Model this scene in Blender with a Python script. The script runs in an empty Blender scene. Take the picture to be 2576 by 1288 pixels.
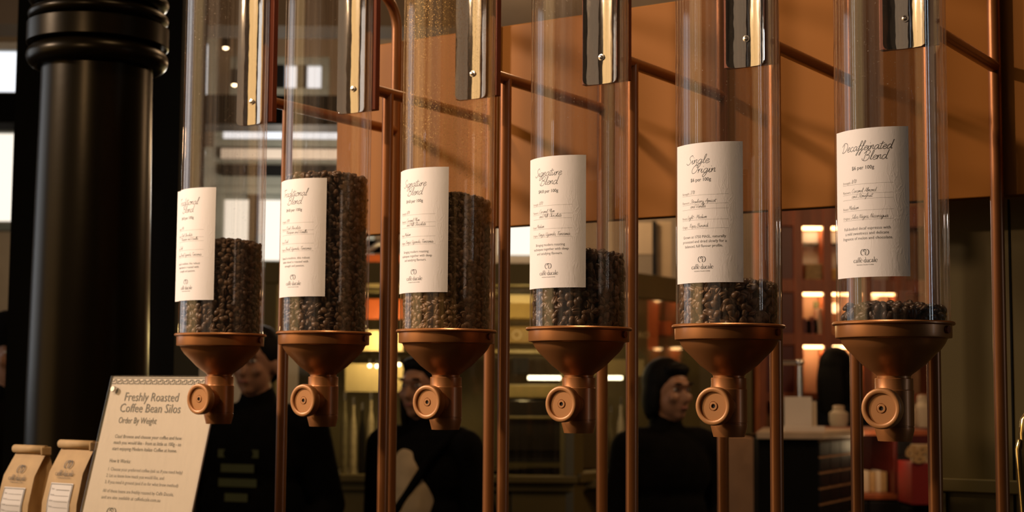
import bpy, bmesh, math, random
import numpy as np
from mathutils import Vector, Matrix

C = bpy.context.scene.collection
SC = bpy.context.scene
rnd = random.Random(7)
PI = math.pi

# ------------------------------------------------------------------ camera
FPX, PITCH, ROLL, CAMH = 3894.6, 0.0848, 0.0072, 1.5
cam_d = bpy.data.cameras.new('camera')
cam = bpy.data.objects.new('camera', cam_d)
C.objects.link(cam)
cam_d.sensor_width = 36.0
cam_d.lens = 36.0 * FPX / 2576.0
cam_d.clip_start = 0.05
cam_d.clip_end = 100
_fw = Vector((0, math.cos(PITCH), math.sin(PITCH)))
_up0 = Vector((0, -math.sin(PITCH), math.cos(PITCH)))
_rt0 = Vector((1, 0, 0))
# the photo's horizon drops slightly to the right
_up = _up0 * math.cos(ROLL) - _rt0 * math.sin(ROLL)
_rt = _rt0 * math.cos(ROLL) + _up0 * math.sin(ROLL)
cam.matrix_world = Matrix(((_rt.x, _up.x, -_fw.x, 0), (_rt.y, _up.y, -_fw.y, 0), (_rt.z, _up.z, -_fw.z, CAMH), (0, 0, 0, 1)))
cam_d.dof.use_dof = True
cam_d.dof.focus_distance = 1.74
cam_d.dof.aperture_fstop = 9.0
SC.camera = cam

# ------------------------------------------------------------------ colour, world, lights
SC.view_settings.view_transform = 'Standard'
SC.view_settings.look = 'None'
SC.view_settings.exposure = 0.0
SC.view_settings.gamma = 1.0
SC.view_settings.use_curve_mapping = False
SC.cycles.use_denoising = True
SC.cycles.max_bounces = 14
SC.cycles.transparent_max_bounces = 32
SC.cycles.caustics_reflective = False
SC.cycles.caustics_refractive = False
SC.cycles.sample_clamp_indirect = 4.0

world = bpy.data.worlds.new('world')
SC.world = world
world.use_nodes = True
bg = world.node_tree.nodes['Background']
bg.inputs[0].default_value = (1.0, 0.80, 0.62, 1)
bg.inputs[1].default_value = 0.006


def area_light(name, loc, target, size, power, color, size_y=None, spread=180):
    d = bpy.data.lights.new(name, 'AREA')
    d.energy = power
    d.color = color
    d.spread = math.radians(spread)
    if size_y:
        d.shape = 'RECTANGLE'; d.size = size; d.size_y = size_y
    else:
        d.shape = 'DISK'; d.size = size
    o = bpy.data.objects.new(name, d)
    o.location = loc
    o.rotation_euler = (Vector(target) - Vector(loc)).to_track_quat('-Z', 'Y').to_euler()
    C.objects.link(o)
    return o


def point_light(name, loc, power, color, radius=0.05):
    d = bpy.data.lights.new(name, 'POINT')
    d.energy = power; d.color = color; d.shadow_soft_size = radius
    o = bpy.data.objects.new(name, d); o.location = loc; C.objects.link(o)
    return o


WARM = (1.0, 0.63, 0.33)
NEUTRAL = (1.0, 0.84, 0.70)
COOL = (0.80, 0.90, 1.0)
# near ceiling spot in front of the row and a second one further left: together they cast the crossing arm shadows on the fascia
area_light('ceiling_spot', (-1.04, 1.444, 2.37), (0.25, 2.05, 1.72), 0.06, 6.6, (1.0, .70, .43), spread=140)
area_light('hall_spot', (-3.16, 1.95, 3.06), (0.1, 2.1, 1.75), 0.30, 16, (1.0, .80, .65), spread=70)
# soft warm fill light added high behind the camera on the left
area_light('front_fill', (-2.3, -1.2, 2.7), (0, 2.0, 1.7), 2.2, 3.6, (1.0, .74, .52), 2.2)
area_light('ceiling_panel_light', (0.15, 1.75, 3.85), (0.05, 1.98, 1.7), 0.5, 9, (1.0, .72, .42), 0.5, spread=90)
# the warm lit shopfront across the hall on the left, and the hall's tall windows beyond it
area_light('left_shopfront_light', (-4.6, 1.3, 2.1), (0, 2.0, 1.8), 2.6, 30, (1.0, .64, .28), 2.6)
area_light('left_window_light', (-5.2, 4.6, 2.4), (-.2, 2.1, 1.9), 2.6, 22, (.95, .97, 1.0), 2.0)
area_light('right_window_light', (3.4, 0.6, 2.0), (0.3, 1.9, 1.8), 0.14, 4.4, COOL, 1.7)
# unseen point lights added to brighten the shop, shelves, hall wall and people
point_light('shop_fill', (0.3, 8.6, 2.9), 45, WARM, 0.15)
point_light('shelf_fill', (2.3, 5.9, 2.7), 34, (1, .6, .3), 0.15)
point_light('hall_fill', (-1.2, 8.6, 2.6), 45, (1, .9, .76), 0.2)
point_light('aisle_fill', (0.3, 4.6, 3.2), 26, WARM, 0.2)

# ------------------------------------------------------------------ pixel -> place helpers (real distances)
def ray(u, v):
    c, s = math.cos(ROLL), math.sin(ROLL)
    a, b = u - 1288.0, v - 644.0
    x = c * a + s * b; y = -s * a + c * b
    d = _rt0 * (x / FPX) + _fw - _up0 * (y / FPX)
    return d


def at(u, v, Y):
    d = ray(u, v)
    p = d * (Y / d.y)
    return Vector((p.x, p.y, p.z + CAMH))


ANG = 0.5812
O0 = Vector((-0.4165, 2.2124, 0))
RV = Vector((math.cos(ANG), -math.sin(ANG), 0))     # along the row
BV = Vector((math.sin(ANG), math.cos(ANG), 0))      # away from the viewer, square to the row
ROWM = Matrix.Translation(O0) @ Matrix.Rotation(-ANG, 4, 'Z')


def rowpt(s, t, z):
    p = O0 + RV * s + BV * t
    return Vector((p.x, p.y, z))


def onrow(u, v, t):
    d = ray(u, v)
    k = (t + O0.dot(BV)) / (Vector((d.x, d.y, 0)).dot(BV))
    q = d * k
    return (Vector((q.x, q.y, 0)) - O0).dot(RV), q.z + CAMH


# ------------------------------------------------------------------ materials
def principled(name):
    m = bpy.data.materials.new(name)
    m.use_nodes = True
    return m, m.node_tree, m.node_tree.nodes['Principled BSDF']


def mat(name, col, rough=0.5, metal=0.0, var=0.12, scale=8.0, bump=0.0, bscale=60.0, coat=0.0, spec=0.5, stretch=(1, 1, 1), sheen=0.0):
    m, nt, b = principled(name)
    N = nt.nodes; L = nt.links
    tc = N.new('ShaderNodeTexCoord')
    mp = N.new('ShaderNodeMapping'); mp.inputs['Scale'].default_value = stretch
    L.new(tc.outputs['Object'], mp.inputs[0])
    nz = N.new('ShaderNodeTexNoise'); nz.inputs['Scale'].default_value = scale; nz.inputs['Detail'].default_value = 5
    L.new(mp.outputs[0], nz.inputs[0])
    cr = N.new('ShaderNodeValToRGB')
    cr.color_ramp.elements[0].position = 0.3; cr.color_ramp.elements[1].position = 0.7
    cr.color_ramp.elements[0].color = tuple(max(0, c * (1 - var)) for c in col[:3]) + (1,)
    cr.color_ramp.elements[1].color = tuple(min(1, c * (1 + var)) for c in col[:3]) + (1,)
    L.new(nz.outputs['Fac'], cr.inputs[0])
    L.new(cr.outputs[0], b.inputs['Base Color'])
    b.inputs['Roughness'].default_value = rough
    b.inputs['Metallic'].default_value = metal
    b.inputs['Coat Weight'].default_value = coat
    b.inputs['Coat Roughness'].default_value = 0.15
    b.inputs['Specular IOR Level'].default_value = spec
    if bump:
        n2 = N.new('ShaderNodeTexNoise'); n2.inputs['Scale'].default_value = bscale; n2.inputs['Detail'].default_value = 4
        L.new(mp.outputs[0], n2.inputs[0])
        bp = N.new('ShaderNodeBump'); bp.inputs['Strength'].default_value = bump; bp.inputs['Distance'].default_value = 0.002
        L.new(n2.outputs['Fac'], bp.inputs['Height']); L.new(bp.outputs[0], b.inputs['Normal'])
    return m


def emit(name, col, strength):
    m = bpy.data.materials.new(name); m.use_nodes = True
    nt = m.node_tree; nt.nodes.clear()
    e = nt.nodes.new('ShaderNodeEmission'); o = nt.nodes.new('ShaderNodeOutputMaterial')
    e.inputs[0].default_value = (*col, 1); e.inputs[1].default_value = strength
    nt.links.new(e.outputs[0], o.inputs[0])
    return m


def clear(name, tint=(0.97, 0.95, 0.93), haze=0.03, dust=0.0, hazecol=(0.75, 0.62, 0.5), base=0.04, dust_z=(0.0, 1.0), speck=320.0):
    """thin clear acrylic or glass: lets light straight through, mirrors at grazing angles, with fine streaks and dust"""
    m = bpy.data.materials.new(name); m.use_nodes = True
    nt = m.node_tree; N = nt.nodes; L = nt.links; N.clear()
    out = N.new('ShaderNodeOutputMaterial')
    tr = N.new('ShaderNodeBsdfTransparent'); tr.inputs[0].default_value = (*tint, 1)
    gl = N.new('ShaderNodeBsdfGlossy'); gl.inputs['Roughness'].default_value = 0.04
    gl.inputs['Color'].default_value = (1, 1, 1, 1)
    lw = N.new('ShaderNodeLayerWeight'); lw.inputs[0].default_value = 0.5
    pw = N.new('ShaderNodeMath'); pw.operation = 'POWER'; pw.inputs[1].default_value = 4.0
    L.new(lw.outputs['Facing'], pw.inputs[0])
    ma = N.new('ShaderNodeMath'); ma.operation = 'MULTIPLY_ADD'; ma.inputs[1].default_value = 0.75; ma.inputs[2].default_value = base
    L.new(pw.outputs[0], ma.inputs[0])
    mx = N.new('ShaderNodeMixShader')
    L.new(ma.outputs[0], mx.inputs[0]); L.new(tr.outputs[0], mx.inputs[1]); L.new(gl.outputs[0], mx.inputs[2])
    tc = N.new('ShaderNodeTexCoord')
    mp = N.new('ShaderNodeMapping'); mp.inputs['Scale'].default_value = (160, 160, 1.6)
    L.new(tc.outputs['Object'], mp.inputs[0])
    nz = N.new('ShaderNodeTexNoise'); nz.inputs['Scale'].default_value = 1.0; nz.inputs['Detail'].default_value = 3
    L.new(mp.outputs[0], nz.inputs[0])
    cr = N.new('ShaderNodeMapRange'); cr.inputs[1].default_value = 0.48; cr.inputs[2].default_value = 0.74
    cr.inputs[3].default_value = haze * 0.5; cr.inputs[4].default_value = haze * 5.0
    L.new(nz.outputs['Fac'], cr.inputs[0])
    fac = cr.outputs[0]
    if dust > 0:
        sp = N.new('ShaderNodeTexNoise'); sp.inputs['Scale'].default_value = speck; sp.inputs['Detail'].default_value = 2
        L.new(tc.outputs['Object'], sp.inputs[0])
        th = N.new('ShaderNodeMapRange'); th.inputs[1].default_value = 0.74 - 0.14 * dust; th.inputs[2].default_value = 0.84 - 0.14 * dust
        th.inputs[3].default_value = 0; th.inputs[4].default_value = 0.75
        L.new(sp.outputs['Fac'], th.inputs[0])
        pn = N.new('ShaderNodeTexNoise'); pn.inputs['Scale'].default_value = 9; pn.inputs['Detail'].default_value = 3
        L.new(tc.outputs['Object'], pn.inputs[0])
        pr = N.new('ShaderNodeMapRange'); pr.inputs[1].default_value = 0.38; pr.inputs[2].default_value = 0.62
        L.new(pn.outputs['Fac'], pr.inputs[0])
        sx = N.new('ShaderNodeSeparateXYZ'); L.new(tc.outputs['Object'], sx.inputs[0])
        zr = N.new('ShaderNodeMapRange'); zr.inputs[1].default_value = dust_z[0]; zr.inputs[2].default_value = dust_z[1]
        L.new(sx.outputs['Z'], zr.inputs[0])
        m1 = N.new('ShaderNodeMath'); m1.operation = 'MULTIPLY'; L.new(th.outputs[0], m1.inputs[0]); L.new(pr.outputs[0], m1.inputs[1])
        m2 = N.new('ShaderNodeMath'); m2.operation = 'MULTIPLY'; L.new(m1.outputs[0], m2.inputs[0]); L.new(zr.outputs[0], m2.inputs[1])
        ad = N.new('ShaderNodeMath'); ad.operation = 'ADD'; ad.use_clamp = True
        L.new(fac, ad.inputs[0]); L.new(m2.outputs[0], ad.inputs[1]); fac = ad.outputs[0]
    df = N.new('ShaderNodeBsdfDiffuse'); df.inputs[0].default_value = (*hazecol, 1)
    m3 = N.new('ShaderNodeMixShader')
    L.new(fac, m3.inputs[0]); L.new(mx.outputs[0], m3.inputs[1]); L.new(df.outputs[0], m3.inputs[2])
    L.new(m3.outputs[0], out.inputs[0])
    return m


M = {}
M['copper'] = mat('copper_paint', (0.40, 0.160, 0.050), 0.36, 0.5, 0.06, 14, coat=0.15)
M['copper_pipe'] = mat('copper_pipe_paint', (0.31, 0.115, 0.034), 0.33, 0.45, 0.08, 9, coat=0.2)
M['knob'] = mat('copper_plastic', (0.48, 0.215, 0.075), 0.42, 0.2, 0.05, 20)
M['bar'] = mat('copper_bar_paint', (0.20, 0.045, 0.02), 0.45, 0.2, 0.1, 10)
M['fascia'] = mat('fascia_paint', (0.30, 0.110, 0.012), 0.55, 0.0, 0.07, 3.5, spec=0.2, stretch=(1, 1, 0.35))
M['chrome'] = mat('mirror_steel', (0.82, 0.80, 0.76), 0.06, 1.0, 0.04, 10, bump=0.35, bscale=26, stretch=(1, 1, .3))
M['steel'] = mat('screw_steel', (0.75, 0.72, 0.68), 0.2, 1.0)
M['dark'] = mat('socket_dark', (0.01, 0.008, 0.006), 0.6)
M['ink'] = mat('black_ink', (0.03, 0.027, 0.025), 0.6, var=0.02)
M['ink_soft'] = mat('grey_ink', (0.16, 0.14, 0.12), 0.6, var=0.02)
M['iron'] = mat('black_iron_paint', (0.011, 0.0072, 0.0022), 0.30, 0.65, 0.1, 6, bump=0.04, spec=0.2)
M['black'] = mat('matt_black', (0.006, 0.006, 0.006), 0.8, spec=0.1)
M['kraft'] = mat('kraft_paper', (0.50, 0.32, 0.145), 0.7, 0, 0.1, 40, bump=0.35, bscale=35)
M['cream'] = mat('cream_paper', (0.64, 0.53, 0.405), 0.7, var=0.03)
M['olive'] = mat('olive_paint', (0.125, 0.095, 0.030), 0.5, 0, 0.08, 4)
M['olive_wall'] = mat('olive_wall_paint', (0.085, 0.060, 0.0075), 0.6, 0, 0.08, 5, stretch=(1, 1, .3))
M['redwood'] = mat('red_stained_wood', (0.30, 0.075, 0.022), 0.45, 0, 0.25, 5, stretch=(6, 1, 1))
M['darkred'] = mat('dark_red_lacquer', (0.11, 0.010, 0.006), 0.4, 0, 0.15, 6)
M['orange'] = mat('orange_paint', (0.55, 0.11, 0.02), 0.5)
M['sand'] = mat('sand_plaster', (0.42, 0.32, 0.21), 0.8, 0, 0.08, 5)
M['ceil'] = mat('ceiling_plaster', (0.23, 0.17, 0.115), 0.85, 0, 0.08, 3)
M['greygreen'] = mat('grey_green_paint', (0.20, 0.21, 0.18), 0.6)
M['grey_board'] = mat('grey_board', (0.42, 0.40, 0.35), 0.7)
M['floor'] = mat('dark_stone_floor', (0.05, 0.042, 0.032), 0.35, 0, 0.2, 4)
M['tile'] = mat('black_glazed_tile', (0.008, 0.007, 0.008), 0.55, 0, 0.2, 12, spec=0.25)
M['grout'] = mat('brown_grout', (0.50, 0.27, 0.14), 0.8)
M['stone'] = mat('pale_stone_top', (0.55, 0.42, 0.30), 0.4)
M['white'] = mat('white_board', (0.75, 0.68, 0.62), 0.6, var=0.03)
M['yellow'] = mat('yellow_card', (0.65, 0.42, 0.06), 0.5)
M['brass'] = mat('polished_brass', (0.75, 0.52, 0.20), 0.18, 1.0, 0.08, 10)
M['skin'] = mat('skin', (0.40, 0.20, 0.12), 0.5, 0, 0.08, 12)
M['hair'] = mat('black_hair', (0.004, 0.0034, 0.003), 0.65, 0, 0.3, 60, bump=0.5, bscale=90, stretch=(1, 1, .15), spec=0.15)
M['cloth'] = mat('black_cloth', (0.005, 0.0046, 0.0045), 0.95, 0, 0.25, 20, bump=0.4, bscale=25, spec=0.1)
M['navy'] = mat('dark_navy_cloth', (0.007, 0.008, 0.012), 0.95, 0, 0.25, 20, bump=0.4, bscale=25, spec=0.1)
M['beige'] = mat('beige_cloth', (0.60, 0.46, 0.29), 0.9, 0, 0.1, 20, bump=0.4, bscale=25)
M['shoe'] = mat('black_shoe_leather', (0.01, 0.01, 0.01), 0.4)
M['green_print'] = mat('faded_green_print', (0.10, 0.11, 0.045), 0.9)
M['led'] = emit('warm_led', (1.0, 0.55, 0.22), 9.0)
M['led_white'] = emit('white_led', (1.0, 0.86, 0.62), 7.0)
M['sign_glow'] = emit('glowing_letters', (0.93, 0.97, 1.0), 3.5)
M['lampglow'] = emit('lamp_globe_glow', (1.0, 0.55, 0.24), 3.0)
M['downlight'] = emit('downlight_glow', (1.0, 0.75, 0.45), 14.0)
M['daylight'] = emit('daylight_pane', (0.93, 0.95, 1.0), 1.25)
M['daylight_warm'] = emit('daylight_pane_warm', (1.0, 0.90, 0.76), 1.2)
M['glass'] = clear('cabinet_glass', (0.90, 0.88, 0.80), 0.01, base=0.05)
M['sign_cover'] = clear('sign_cover_acrylic', (0.985, 0.98, 0.975), 0.006, base=0.03)
M['tube0'] = clear('acrylic_light_dust', haze=0.011, dust=0.42, dust_z=(0.1, 0.5), speck=430)
M['tube1'] = clear('acrylic_clean', haze=0.011, dust=0.22, dust_z=(0.1, 0.5), speck=430)
M['tube2'] = clear('acrylic_dusty', haze=0.03, dust=0.95, dust_z=(0.12, 0.42), hazecol=(0.80, 0.50, 0.20), speck=520)
M['tube3'] = clear('acrylic_speckled', haze=0.013, dust=0.4, dust_z=(0.1, 0.5), speck=430)
M['tube4'] = clear('acrylic_hazy', haze=0.017, dust=0.3, dust_z=(0.0, 0.4), speck=430)
M['tube5'] = clear('acrylic_hazy_specks', haze=0.017, dust=0.32, dust_z=(0.0, 0.3), speck=430)


def paper_mat():
    m, nt, b = principled('label_paper')
    N = nt.nodes; L = nt.links
    b.inputs['Base Color'].default_value = (0.86, 0.80, 0.79, 1)
    b.inputs['Roughness'].default_value = 0.55
    b.inputs['Specular IOR Level'].default_value = 0.3
    tc = N.new('ShaderNodeTexCoord')
    mp = N.new('ShaderNodeMapping'); mp.inputs['Scale'].default_value = (1, 1, 0.35)
    L.new(tc.outputs['Object'], mp.inputs[0])
    nz = N.new('ShaderNodeTexNoise'); nz.inputs['Scale'].default_value = 120; nz.inputs['Detail'].default_value = 4; nz.inputs['Distortion'].default_value = 1.2
    L.new(mp.outputs[0], nz.inputs[0])
    ab = N.new('ShaderNodeMath'); ab.operation = 'SUBTRACT'; ab.inputs[1].default_value = 0.5
    L.new(nz.outputs['Fac'], ab.inputs[0])
    a2 = N.new('ShaderNodeMath'); a2.operation = 'ABSOLUTE'; L.new(ab.outputs[0], a2.inputs[0])
    rg = N.new('ShaderNodeMapRange'); rg.inputs[1].default_value = 0.0; rg.inputs[2].default_value = 0.07; rg.inputs[3].default_value = 1; rg.inputs[4].default_value = 0
    L.new(a2.outputs[0], rg.inputs[0])
    pn = N.new('ShaderNodeTexNoise'); pn.inputs['Scale'].default_value = 28
    L.new(tc.outputs['Object'], pn.inputs[0])
    pr = N.new('ShaderNodeMapRange'); pr.inputs[1].default_value = 0.45; pr.inputs[2].default_value = 0.65
    L.new(pn.outputs['Fac'], pr.inputs[0])
    mu = N.new('ShaderNodeMath'); mu.operation = 'MULTIPLY'; L.new(rg.outputs[0], mu.inputs[0]); L.new(pr.outputs[0], mu.inputs[1])
    bp = N.new('ShaderNodeBump'); bp.inputs['Strength'].default_value = 0.16; bp.inputs['Distance'].default_value = 0.0005
    L.new(mu.outputs[0], bp.inputs['Height']); L.new(bp.outputs[0], b.inputs['Normal'])
    return m


M['paper'] = paper_mat()


def bean_mat(name, c0, c1):
    m, nt, b = principled(name)
    N = nt.nodes; L = nt.links
    oi = N.new('ShaderNodeTexCoord')
    nz = N.new('ShaderNodeTexNoise'); nz.inputs['Scale'].default_value = 85; nz.inputs['Detail'].default_value = 3
    L.new(oi.outputs['Object'], nz.inputs[0])
    cr = N.new('ShaderNodeValToRGB')
    cr.color_ramp.elements[0].position = 0.3; cr.color_ramp.elements[1].position = 0.72
    cr.color_ramp.elements[0].color = (*c0, 1); cr.color_ramp.elements[1].color = (*c1, 1)
    L.new(nz.outputs['Fac'], cr.inputs[0]); L.new(cr.outputs[0], b.inputs['Base Color'])
    b.inputs['Roughness'].default_value = 0.42
    return m


M['bean'] = bean_mat('roasted_bean', (0.045, 0.022, 0.011), (0.18, 0.102, 0.053))
M['bean_light'] = bean_mat('light_roasted_bean', (0.085, 0.042, 0.019), (0.28, 0.160, 0.08))
M['bean_dark'] = bean_mat('dark_roasted_bean', (0.030, 0.015, 0.009), (0.095, 0.048, 0.025))


# ------------------------------------------------------------------ mesh helpers
class MB:
    def __init__(s):
        s.v = []; s.f = []

    def add(s, vs, fs):
        n = len(s.v)
        s.v.extend([tuple(p) for p in vs])
        s.f.extend([tuple(i + n for i in f) for f in fs])
        return s

    def box(s, x0, x1, y0, y1, z0, z1, mtx=None):
        vs = [(x0, y0, z0), (x1, y0, z0), (x1, y1, z0), (x0, y1, z0), (x0, y0, z1), (x1, y0, z1), (x1, y1, z1), (x0, y1, z1)]
        if mtx: vs = [mtx @ Vector(p) for p in vs]
        return s.add(vs, [(0, 3, 2, 1), (4, 5, 6, 7), (0, 1, 5, 4), (1, 2, 6, 5), (2, 3, 7, 6), (3, 0, 4, 7)])

    def lathe(s, prof, seg=64, mtx=None, a0=0.0, a1=2 * PI, close=False):
        """prof: (r, z) list, axis z"""
        full = abs(a1 - a0 - 2 * PI) < 1e-6
        n = seg if full else seg + 1
        vs = []
        for r, z in prof:
            for k in range(n):
                a = a0 + (a1 - a0) * k / seg
                vs.append((r * math.cos(a), r * math.sin(a), z))
        if mtx: vs = [mtx @ Vector(p) for p in vs]
        fs = []
        P_ = len(prof)
        rng = range(P_) if close else range(P_ - 1)
        for i in rng:
            j = (i + 1) % P_
            for k in range(seg):
                k2 = (k + 1) % n
                fs.append((i * n + k, i * n + k2, j * n + k2, j * n + k))
        return s.add(vs, fs)

    def tube(s, pts, r, seg=16, caps=True):
        pts = [Vector(p) for p in pts]
        rings = []
        prev = None
        for i, p in enumerate(pts):
            if i == 0: t = pts[1] - p
            elif i == len(pts) - 1: t = p - pts[i - 1]
            else: t = (pts[i + 1] - p).normalized() + (p - pts[i - 1]).normalized()
            t.normalize()
            if prev is None:
                ref = Vector((0, 0, 1)) if abs(t.z) < 0.9 else Vector((1, 0, 0))
                n = t.cross(ref).normalized()
            else:
                n = (prev - t * prev.dot(t)).normalized()
            prev = n
            b = t.cross(n)
            rr = r[i] if isinstance(r, (list, tuple)) else r
            rings.append([p + (n * math.cos(2 * PI * k / seg) + b * math.sin(2 * PI * k / seg)) * rr for k in range(seg)])
        vs = [q for ring in rings for q in ring]
        fs = []
        for i in range(len(rings) - 1):
            for k in range(seg):
                k2 = (k + 1) % seg
                fs.append((i * seg + k, i * seg + k2, (i + 1) * seg + k2, (i + 1) * seg + k))
        if caps:
            fs.append(tuple(range(seg))[::-1]); fs.append(tuple((len(rings) - 1) * seg + k for k in range(seg)))
        return s.add(vs, fs)

    def ellipsoid(s, c, r, seg=16, rings=10, mtx=None):
        vs = [(c[0], c[1], c[2] - r[2])]
        for i in range(1, rings):
            a = -PI / 2 + PI * i / rings
            for k in range(seg):
                b = 2 * PI * k / seg
                vs.append((c[0] + r[0] * math.cos(a) * math.cos(b), c[1] + r[1] * math.cos(a) * math.sin(b), c[2] + r[2] * math.sin(a)))
        vs.append((c[0], c[1], c[2] + r[2]))
        fs = [(0, 1 + (k + 1) % seg, 1 + k) for k in range(seg)]
        for i in range(rings - 2):
            for k in range(seg):
                k2 = (k + 1) % seg
                fs.append((1 + i * seg + k, 1 + i * seg + k2, 1 + (i + 1) * seg + k2, 1 + (i + 1) * seg + k))
        l = len(vs) - 1
        fs += [(l, 1 + (rings - 2) * seg + k, 1 + (rings - 2) * seg + (k + 1) % seg) for k in range(seg)]
        if mtx: vs = [mtx @ Vector(p) for p in vs]
        return s.add(vs, fs)

    def mesh(s, name):
        me = bpy.data.meshes.new(name)
        me.from_pydata(s.v, [], s.f)
        bm = bmesh.new(); bm.from_mesh(me)
        bmesh.ops.recalc_face_normals(bm, faces=bm.faces)
        bm.to_mesh(me); bm.free()
        return me

    def build(s, name, material, parent=None, smooth=False, bevel=0.0, angle=35, fixn=True):
        if fixn: me = s.mesh(name)
        else:
            me = bpy.data.meshes.new(name); me.from_pydata(s.v, [], s.f)
        return obj(name, me, material, parent, smooth, bevel, angle)


def obj(name, me, material, parent=None, smooth=False, bevel=0.0, angle=35):
    o = bpy.data.objects.new(name, me)
    if material is not None and not me.materials: me.materials.append(material)
    C.objects.link(o)
    if parent: o.parent = parent
    if smooth:
        me.polygons.foreach_set('use_smooth', [True] * len(me.polygons))
        try: me.set_sharp_from_angle(angle=math.radians(angle))
        except Exception: pass
    if bevel:
        b = o.modifiers.new('bevel', 'BEVEL'); b.width = bevel; b.segments = 2; b.limit_method = 'ANGLE'
    return o


def tag(o, label=None, cat=None, group=None, kind=None):
    if label: o['label'] = label
    if cat: o['category'] = cat
    if group: o['group'] = group
    if kind: o['kind'] = kind
    return o


def empty(name, loc, rz=0.0, label=None, cat=None, group=None):
    o = bpy.data.objects.new(name, None)
    o.empty_display_size = 0.05
    o.location = loc; o.rotation_euler = (0, 0, rz)
    C.objects.link(o)
    return tag(o, label, cat, group)


def struct(name, mb, material, bevel=0.0, parent=None):
    o = mb.build(name, material, parent, bevel=bevel)
    if parent is None: o['kind'] = 'structure'
    return o


# ------------------------------------------------------------------ lettering
def catmull(pts, n=5):
    P_ = [Vector((p[0], p[1])) for p in pts]
    if len(P_) < 3: return P_
    Q = [P_[0] * 2 - P_[1]] + P_ + [P_[-1] * 2 - P_[-2]]
    out = []
    for i in range(1, len(Q) - 2):
        a, b, c, d = Q[i - 1:i + 3]
        for k in range(n):
            t = k / n
            out.append(0.5 * ((2 * b) + (c - a) * t + (2 * a - 5 * b + 4 * c - d) * t * t + (3 * b - a - 3 * c + d) * t ** 3))
    out.append(P_[-1])
    return out


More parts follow.
